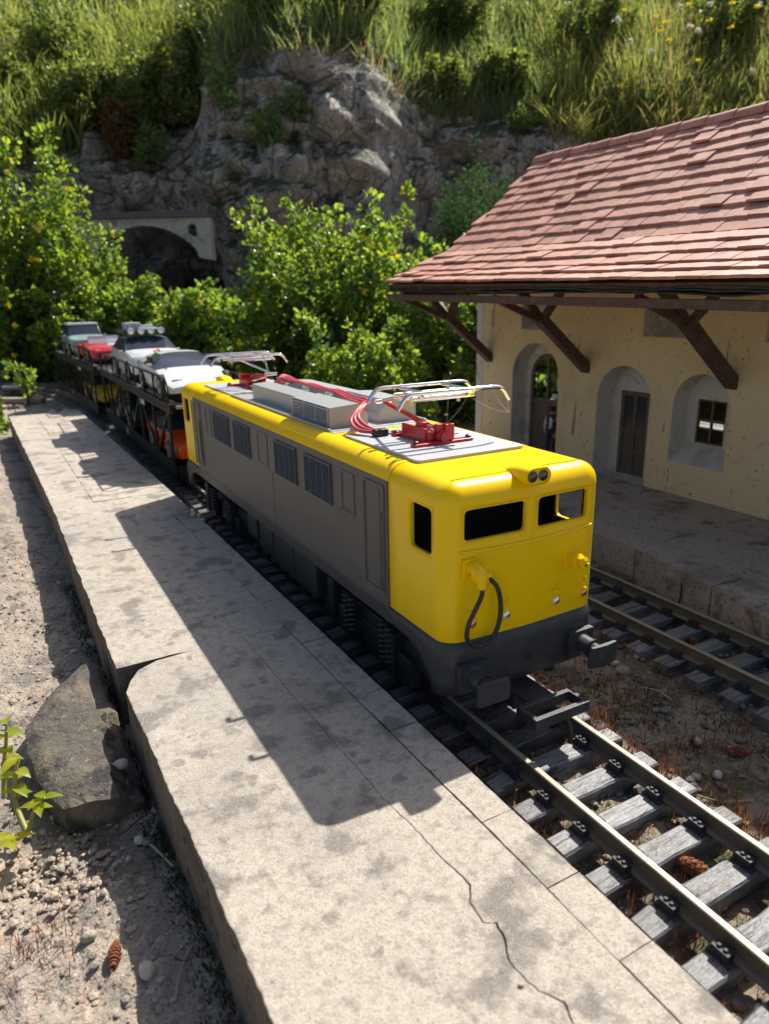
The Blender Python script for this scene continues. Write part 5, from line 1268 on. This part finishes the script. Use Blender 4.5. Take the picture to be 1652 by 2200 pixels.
rk = MB().add(V, F).build('rock', M_stA, None, smooth=38); tag(rk, 'big flat wedge of grey rock lying against the platform edge', 'rock')
# counted single stones
PB = [((-2.349, -.138), .038, 'white pebble beside the lone pine cone on the rubble'), ((-2.169, -.398), .048, 'yellowish pebble at the platform shadow edge, bottom left'), ((-2.06, .78), .05, 'grey chip of stone resting on the big flat rock'),
      ((-2.06, .36), .035, 'small stone in the shade under the big flat rock'), ((.708, -.766), .036, 'pale round pebble on the dark moss between the tracks'), ((.60, -.72), .035, 'grey pebble at a sleeper end right of the front track'),
      ((.86, -.52), .04, 'brown oblong pebble on the moss beside the lying pine cone'), ((1.1, .32), .04, 'green-grey stone by the sleeper ends of the empty track'), ((-.33, -1.72), .05, 'pebble between platform and front track at the bottom right'),
      ((-1.16, -1.40), .012, 'tiny pale chip lying on the platform beside the long crack'), ((-2.06, 1.64), .035, 'pale pebble in the gap above the big rock'), ((-2.12, 2.6), .035, 'pale stone chip on the rubble left of the platform'),
      ((-.62, 4.3), .05, 'sunlit pebble between platform edge and train')]
for k, ((x, y), s, lab) in enumerate(PB):
    me = stone_mesh('pebble', M_peb, 200 + k, 3, .7, .14, 180); o = link('pebble', me); z = ground_h(x, y) if x < -1.96 else (bed_h(x, y) if x > -.62 else ZP)
    if 'resting on' in lab: z = .02
    if 'crack' in lab: z = ZP
    if 'sunlit pebble' in lab: z = ZP - .0; o.location = (-.74, 4.3, ZP + .02)
    o.location = (x, y, z + s * .35) if 'sunlit pebble' not in lab else (-.74, 4.3, ZP + .02); o.scale = (s * .85, s * .65, s * .8); o.rotation_euler = (0, 0, k * 1.7)
    tag(o, lab, 'pebble', 'single stones')
# gravel, joined
gr = random.Random(9); base_st = [stone_mesh('g', M_gra, 300 + k, 1, .6, .35) for k in range(6)]
def gravel(name, pts, m):
    vs_, fs_ = [], []
    for x, y, z, s in pts:
        me = gr.choice(base_st); a = gr.uniform(0, 6.283); ca, sa = math.cos(a), math.sin(a); o = len(vs_)
        sx, sy = s * gr.uniform(.7, 1.3), s * gr.uniform(.7, 1.2)
        vs_ += [(x + (q.co.x * ca * sx - q.co.y * sa * sy), y + (q.co.x * sa * sx + q.co.y * ca * sy), z + q.co.z * s) for q in me.vertices]
        fs_ += [tuple(i + o for i in f.vertices) for f in me.polygons]
    me = bpy.data.meshes.new(name); me.from_pydata(vs_, [], fs_); me.materials.append(m); return kind(link(name, me), 'stuff')
pts = []
for i in range(3800):
    x = -1.97 - abs(gr.gauss(0, .55)) ; y = gr.uniform(-2.0, 5.5)
    if x < -4.2: continue
    s = abs(gr.gauss(0, .007)) + .003
    if gr.random() < .02: s *= 2.2
    pts.append((x, y, ground_h(x, y) + s * .05, s))
for i in range(260):   # heap round the weed
    x, y = gr.gauss(-2.42, .14), gr.gauss(.38, .16)
    s = .006 + abs(gr.gauss(0, .008)); pts.append((x, y, ground_h(x, y) + s * .5 + .01, s))
gravel('gravel', pts, M_gra)
pts = []
for i in range(4200):
    x = gr.uniform(-.6, 2.6); y = gr.uniform(-2.3, 3.2) if gr.random() < .8 else gr.uniform(3, 9); s = abs(gr.gauss(0, .010)) + .004
    if gr.random() < .025: s *= 2.2
    pts.append((x, y, bed_h(x, y) + s * .35, s))
gravel('gravel', pts, mat('dark gravel', (.17, .145, .12), .9, layers=[('cell', 9, 1, .3, .8, (.27, .23, .19)), ('noise', 5, 3, .5, .65, (.085, .075, .062))]))
# moss with red-brown stalks
M_stalk = leafmat('moss stalk', (.17, .06, .028), (1.9, 1.4, 1.0), .4, (.10, .035, .02), .4, (.30, .14, .05))
M_moss = leafmat('moss', (.045, .058, .012), (1.6, 1.7, 1.0), .3, (.028, .034, .01), .7, (.11, .06, .02))
ms = Veg(); mg = Veg(); mr = random.Random(41)
clumps = [(.42 + mr.gauss(0, .07), mr.uniform(-1.6, .9), 1) for _ in range(90)] + [(mr.uniform(-.42, .42), mr.uniform(-2.2, .4), .55) for _ in range(90)] + [(mr.uniform(.55, 1.3), mr.uniform(-1.2, 1.4), .5) for _ in range(80)] + [(mr.uniform(-.56, -.3), mr.uniform(-2.2, .2), .55) for _ in range(26)]
for cx, cy, h in clumps:
    f = (cy - start(cy)) / ST
    for i in range(mr.randrange(6, 20)):
        x, y = cx + mr.gauss(0, .045), cy + mr.gauss(0, .045)
        a = mr.uniform(0, 6.283); ms.blade(Vector((x, y, bed_h(x, y))), Vector((math.cos(a), math.sin(a), .6)), mr.uniform(.06, .15) * (.6 + .5 * h), .0045, mr.uniform(0, .35), 0)
for i in range(9000):
    x, y = mr.uniform(-.5, 2.6), mr.uniform(-2.2, 2.6)
    if fbm(x * 2.6, y * 2.6, 6.6, 3) < .02 and not (abs(x - .5) < .1): continue
    a = mr.uniform(0, 6.283); mg.blade(Vector((x, y, bed_h(x, y) - .004)), Vector((math.cos(a), math.sin(a), .5)), mr.uniform(.015, .045), .009, mr.uniform(0, .8), 0)
for i in range(2500):   # moss along the foot of the platform and the shaded rubble
    y = mr.uniform(-2, 4); x = xl(y) - abs(mr.gauss(0, .05)) - .005; a = mr.uniform(0, 6.283)
    mg.blade(Vector((x, y, ground_h(x, y) - .004)), Vector((math.cos(a), math.sin(a), .5)), mr.uniform(.015, .05), .008, mr.uniform(0, .8), 0)
for i in range(220):
    x, y = -2.55 + mr.gauss(0, .12), -.05 + mr.gauss(0, .12)
    a = mr.uniform(0, 6.283); ms.blade(Vector((x, y, ground_h(x, y))), Vector((math.cos(a), math.sin(a), .6)), mr.uniform(.03, .08), .0045, mr.uniform(0, .4), 0)
kind(ms.build('moss_stalks', M_stalk), 'stuff'); kind(mg.build('moss', M_moss), 'stuff')
# pine cones
M_cone = mat('cone scale', (.22, .07, .025), .55, layers=[('noise', 20, 3, .5, .7, (.34, .14, .06))])
def cone(P, rz, L, lab, tilt=0):
    c = thing('pine_cone', lab, 'pine cone', P, rz, group='pine cones', local=True); m = MB(); n = 9
    for k in range(n):
        t = k / (n - 1); r = L * .24 * math.sin(math.pi * (.12 + .80 * t)) + .002
        for j in range(8):
            a = j / 8 * 6.283 + k * .4; o = Vector((L * (t - .5), math.cos(a) * r * .8, math.sin(a) * r * .8)); d = Vector((.5, math.cos(a), math.sin(a))).normalized()
            m.box(o, (L * .05, L * .13, L * .12), Matrix((d, Vector((0, -math.sin(a), math.cos(a))), d.cross(Vector((0, -math.sin(a), math.cos(a)))))).transposed())
    m.build('scales', M_cone, c); MB().tube([(-L * .5, 0, 0), (L * .48, 0, 0)], [L * .14, L * .05], 8).build('core', M_cone, c)
    MB().tube([(-L * .5, 0, 0), (-L * .72, L * .06, -.005)], L * .035, 6).build('stalk', M_twig, c); return c
cone((-2.268, -.259, ground_h(-2.268, -.259) + .025), math.radians(75), .11, 'small rust-red pine cone lying on the sunlit rubble at the bottom left')
cone((.033, -1.15, -.045), math.radians(110), .16, 'orange pine cone lying between the rails of the front track')
cone((.951, -.725, -.05), math.radians(-20), .13, 'pine cone lying on the dark moss between the two tracks')
cone((1.80, .25, -.04), math.radians(60), .12, 'pine cone lying between the rails of the empty track')
# twigs
M_stick = mat('grey stick', (.36, .31, .25), .8); M_strw = mat('dry straw', (.45, .35, .2), .7)
def twig(P, r, lab, m=M_stick, n=5):
    o = MB().tube(cat_rom(P, 4), r, n).build('twig', m, None, smooth=60); return tag(o, lab, 'twig', 'twigs and straws')
g = lambda x, y, d=.012: (x, y, (ground_h(x, y) if x < -1.9 else bed_h(x, y)) + d)
twig([g(-2.05, .40, .02), g(-2.0, .25, .02), g(-1.955, .11, .02)], .007, 'pale bare stick lying in the shade at the foot of the platform')
twig([g(-2.27, .56, .05), g(-2.14, .47, .05), g(-2.02, .52, .04)], .005, 'thin brown twig in front of the big flat rock', M_twig)
twig([g(-2.10, -.55, .015), g(-2.04, -.43, .015), g(-1.98, -.36, .015)], .005, 'twig in the platform shadow at the bottom left')
twig([g(.47, -.82, .03), g(.57, -.9, .02), g(.69, -.99, .02)], .005, 'long straight straw at a sleeper end right of the front track', M_strw)
twig([g(1.0, .02, .02), g(1.06, -.06, .03), g(1.07, -.17, .02)], .004, 'curved straw on the moss between the tracks', M_strw)
twig([g(-.47, -.53, .06), g(-.38, -.42, .07), g(-.30, -.36, .05)], .005, 'brown twig between platform and front track', M_twig)
twig([g(2.30, .78, .02), g(2.31, .78, .12), g(2.30, .78, .2)], .008, 'short upright stick in front of the station platform', M_twig)
# weed with broad leaves at the left edge
M_weed = leafmat('weed leaf', (.36, .38, .03), (1.9, 1.7, 1.0), .55, (.24, .31, .025), .4); M_wst = mat('weed stem', (.26, .25, .05), .5)
wd = thing('weed', 'yellow-green broad-leaved weed at the left edge beside the big rock', 'plant', (-2.50, .62, -.05)); wr = random.Random(8)
def weedleaf(vg, P, D, N, L, W):
    S = D.cross(N).normalized(); N = S.cross(D).normalized(); o = len(vg.v); n = 16
    for k in range(n + 1):
        t = k / n; w = W * .5 * math.sin(math.pi * min(1, t ** .8)) * (1 + .13 * (k % 2)); c = P + D * L * t - N * (L * .45 * t * t)
        vg.v += [(c - S * w + N * .35 * w)[:], c[:], (c + S * w + N * .35 * w)[:]]
    for k in range(n):
        a = o + k * 3; vg.f += [(a, a + 1, a + 4, a + 3), (a + 1, a + 2, a + 5, a + 4)]; vg.m += [0, 0]
def sprig(path, r0, lv, sz):
    path = cat_rom(path, 5); MB().tube(path, [lerp(r0, r0 * .55, k / (len(path) - 1)) for k in range(len(path))], 8).build('stem', M_wst, wd, smooth=60)
    for k in range(lv):
        P = path[int(lerp(len(path) * .45, len(path) - 1, k / max(1, lv - 1)))]; a = k * 2.4 + wr.uniform(-.4, .4); D = Vector((math.cos(a), math.sin(a), wr.uniform(.1, .6))).normalized()
        vg = Veg(); weedleaf(vg, P, D, Vector((0, 0, 1)), sz * wr.uniform(.7, 1.15), sz * .55); vg.build('leaf', M_weed, wd)
sprig([(-2.53, .60, -.06), (-2.56, .72, .02), (-2.55, .82, .10), (-2.52, .86, .20)], .016, 8, .10)
sprig([(-2.53, .60, -.06), (-2.49, .60, .04), (-2.46, .58, .10), (-2.43, .57, .13)], .011, 7, .085)
sprig([(-2.53, .60, -.06), (-2.60, .50, .0), (-2.64, .42, .06)], .013, 6, .09)
sprig([(-2.62, .95, -.06), (-2.6, 1.0, .08), (-2.57, 1.02, .2), (-2.55, 1.05, .3)], .013, 7, .10)
# things beyond the platform end: slate, timber, seedling
sl = MB().plate([jag([(-2.15, 19.2), (-1.45, 19.0), (-1.4, 19.6), (-1.75, 20.3), (-2.1, 20.2)], .03, .12, 5)], lambda x, y: (x, y, .22), lambda x, y: (x, y, .14)).build('slate', mat('blue slate', (.12, .13, .145), .5, bump=[('noise', 5, 5, .4, .05)]), None, bevel=.01)
tag(sl, 'flat blue-grey slate on a dark stone inside the track curve', 'slate')
sb = link('stone', stone_mesh('stone', M_stA, 401, 2, .8, .3)); sb.location = (-1.78, 19.65, -.06); sb.scale = (.3, .4, .26); tag(sb, 'dark stone holding up the flat slate inside the track curve', 'stone')
tb = MB().beam((-3.2, 18.9, .0), (-1.25, 17.55, -.02), .28, .12).build('timber', mat('weathered timber', (.32, .25, .19), .8, bump=[('noise', 6, 5, .6, .03, (1, 1, 1))]), None, bevel=.02); tag(tb, 'weathered plank lying between platform end and track curve', 'plank')
for k, (x, y, s, lab) in enumerate([(-1.25, 14.6, .17, 'sunlit stone just beyond the far end of the platform'), (-.95, 14.9, .13, 'small stone between the platform end and the curving sleepers'), (-1.0, 14.0, .11, 'dark stone against the far end of the platform')]):
    o = link('stone', stone_mesh('stone', M_peb if k < 2 else M_stA, 410 + k, 2, .7, .3)); o.location = (x, y, -.02); o.scale = (s, s, s); tag(o, lab, 'stone')
bush('seedling', 'young bright green seedling in front of the slate', (-1.62, 17.4, -.1), .30, 1.0, 4, 140, .2, start=.6, per=1, trefoil=3, cat='plant')
bush('seedling', 'small leafy plant at the left edge beyond the platform', (-2.65, 13.4, -.1), .45, .5, 12, 141, .16, start=.2, per=3, trefoil=3, cat='plant')
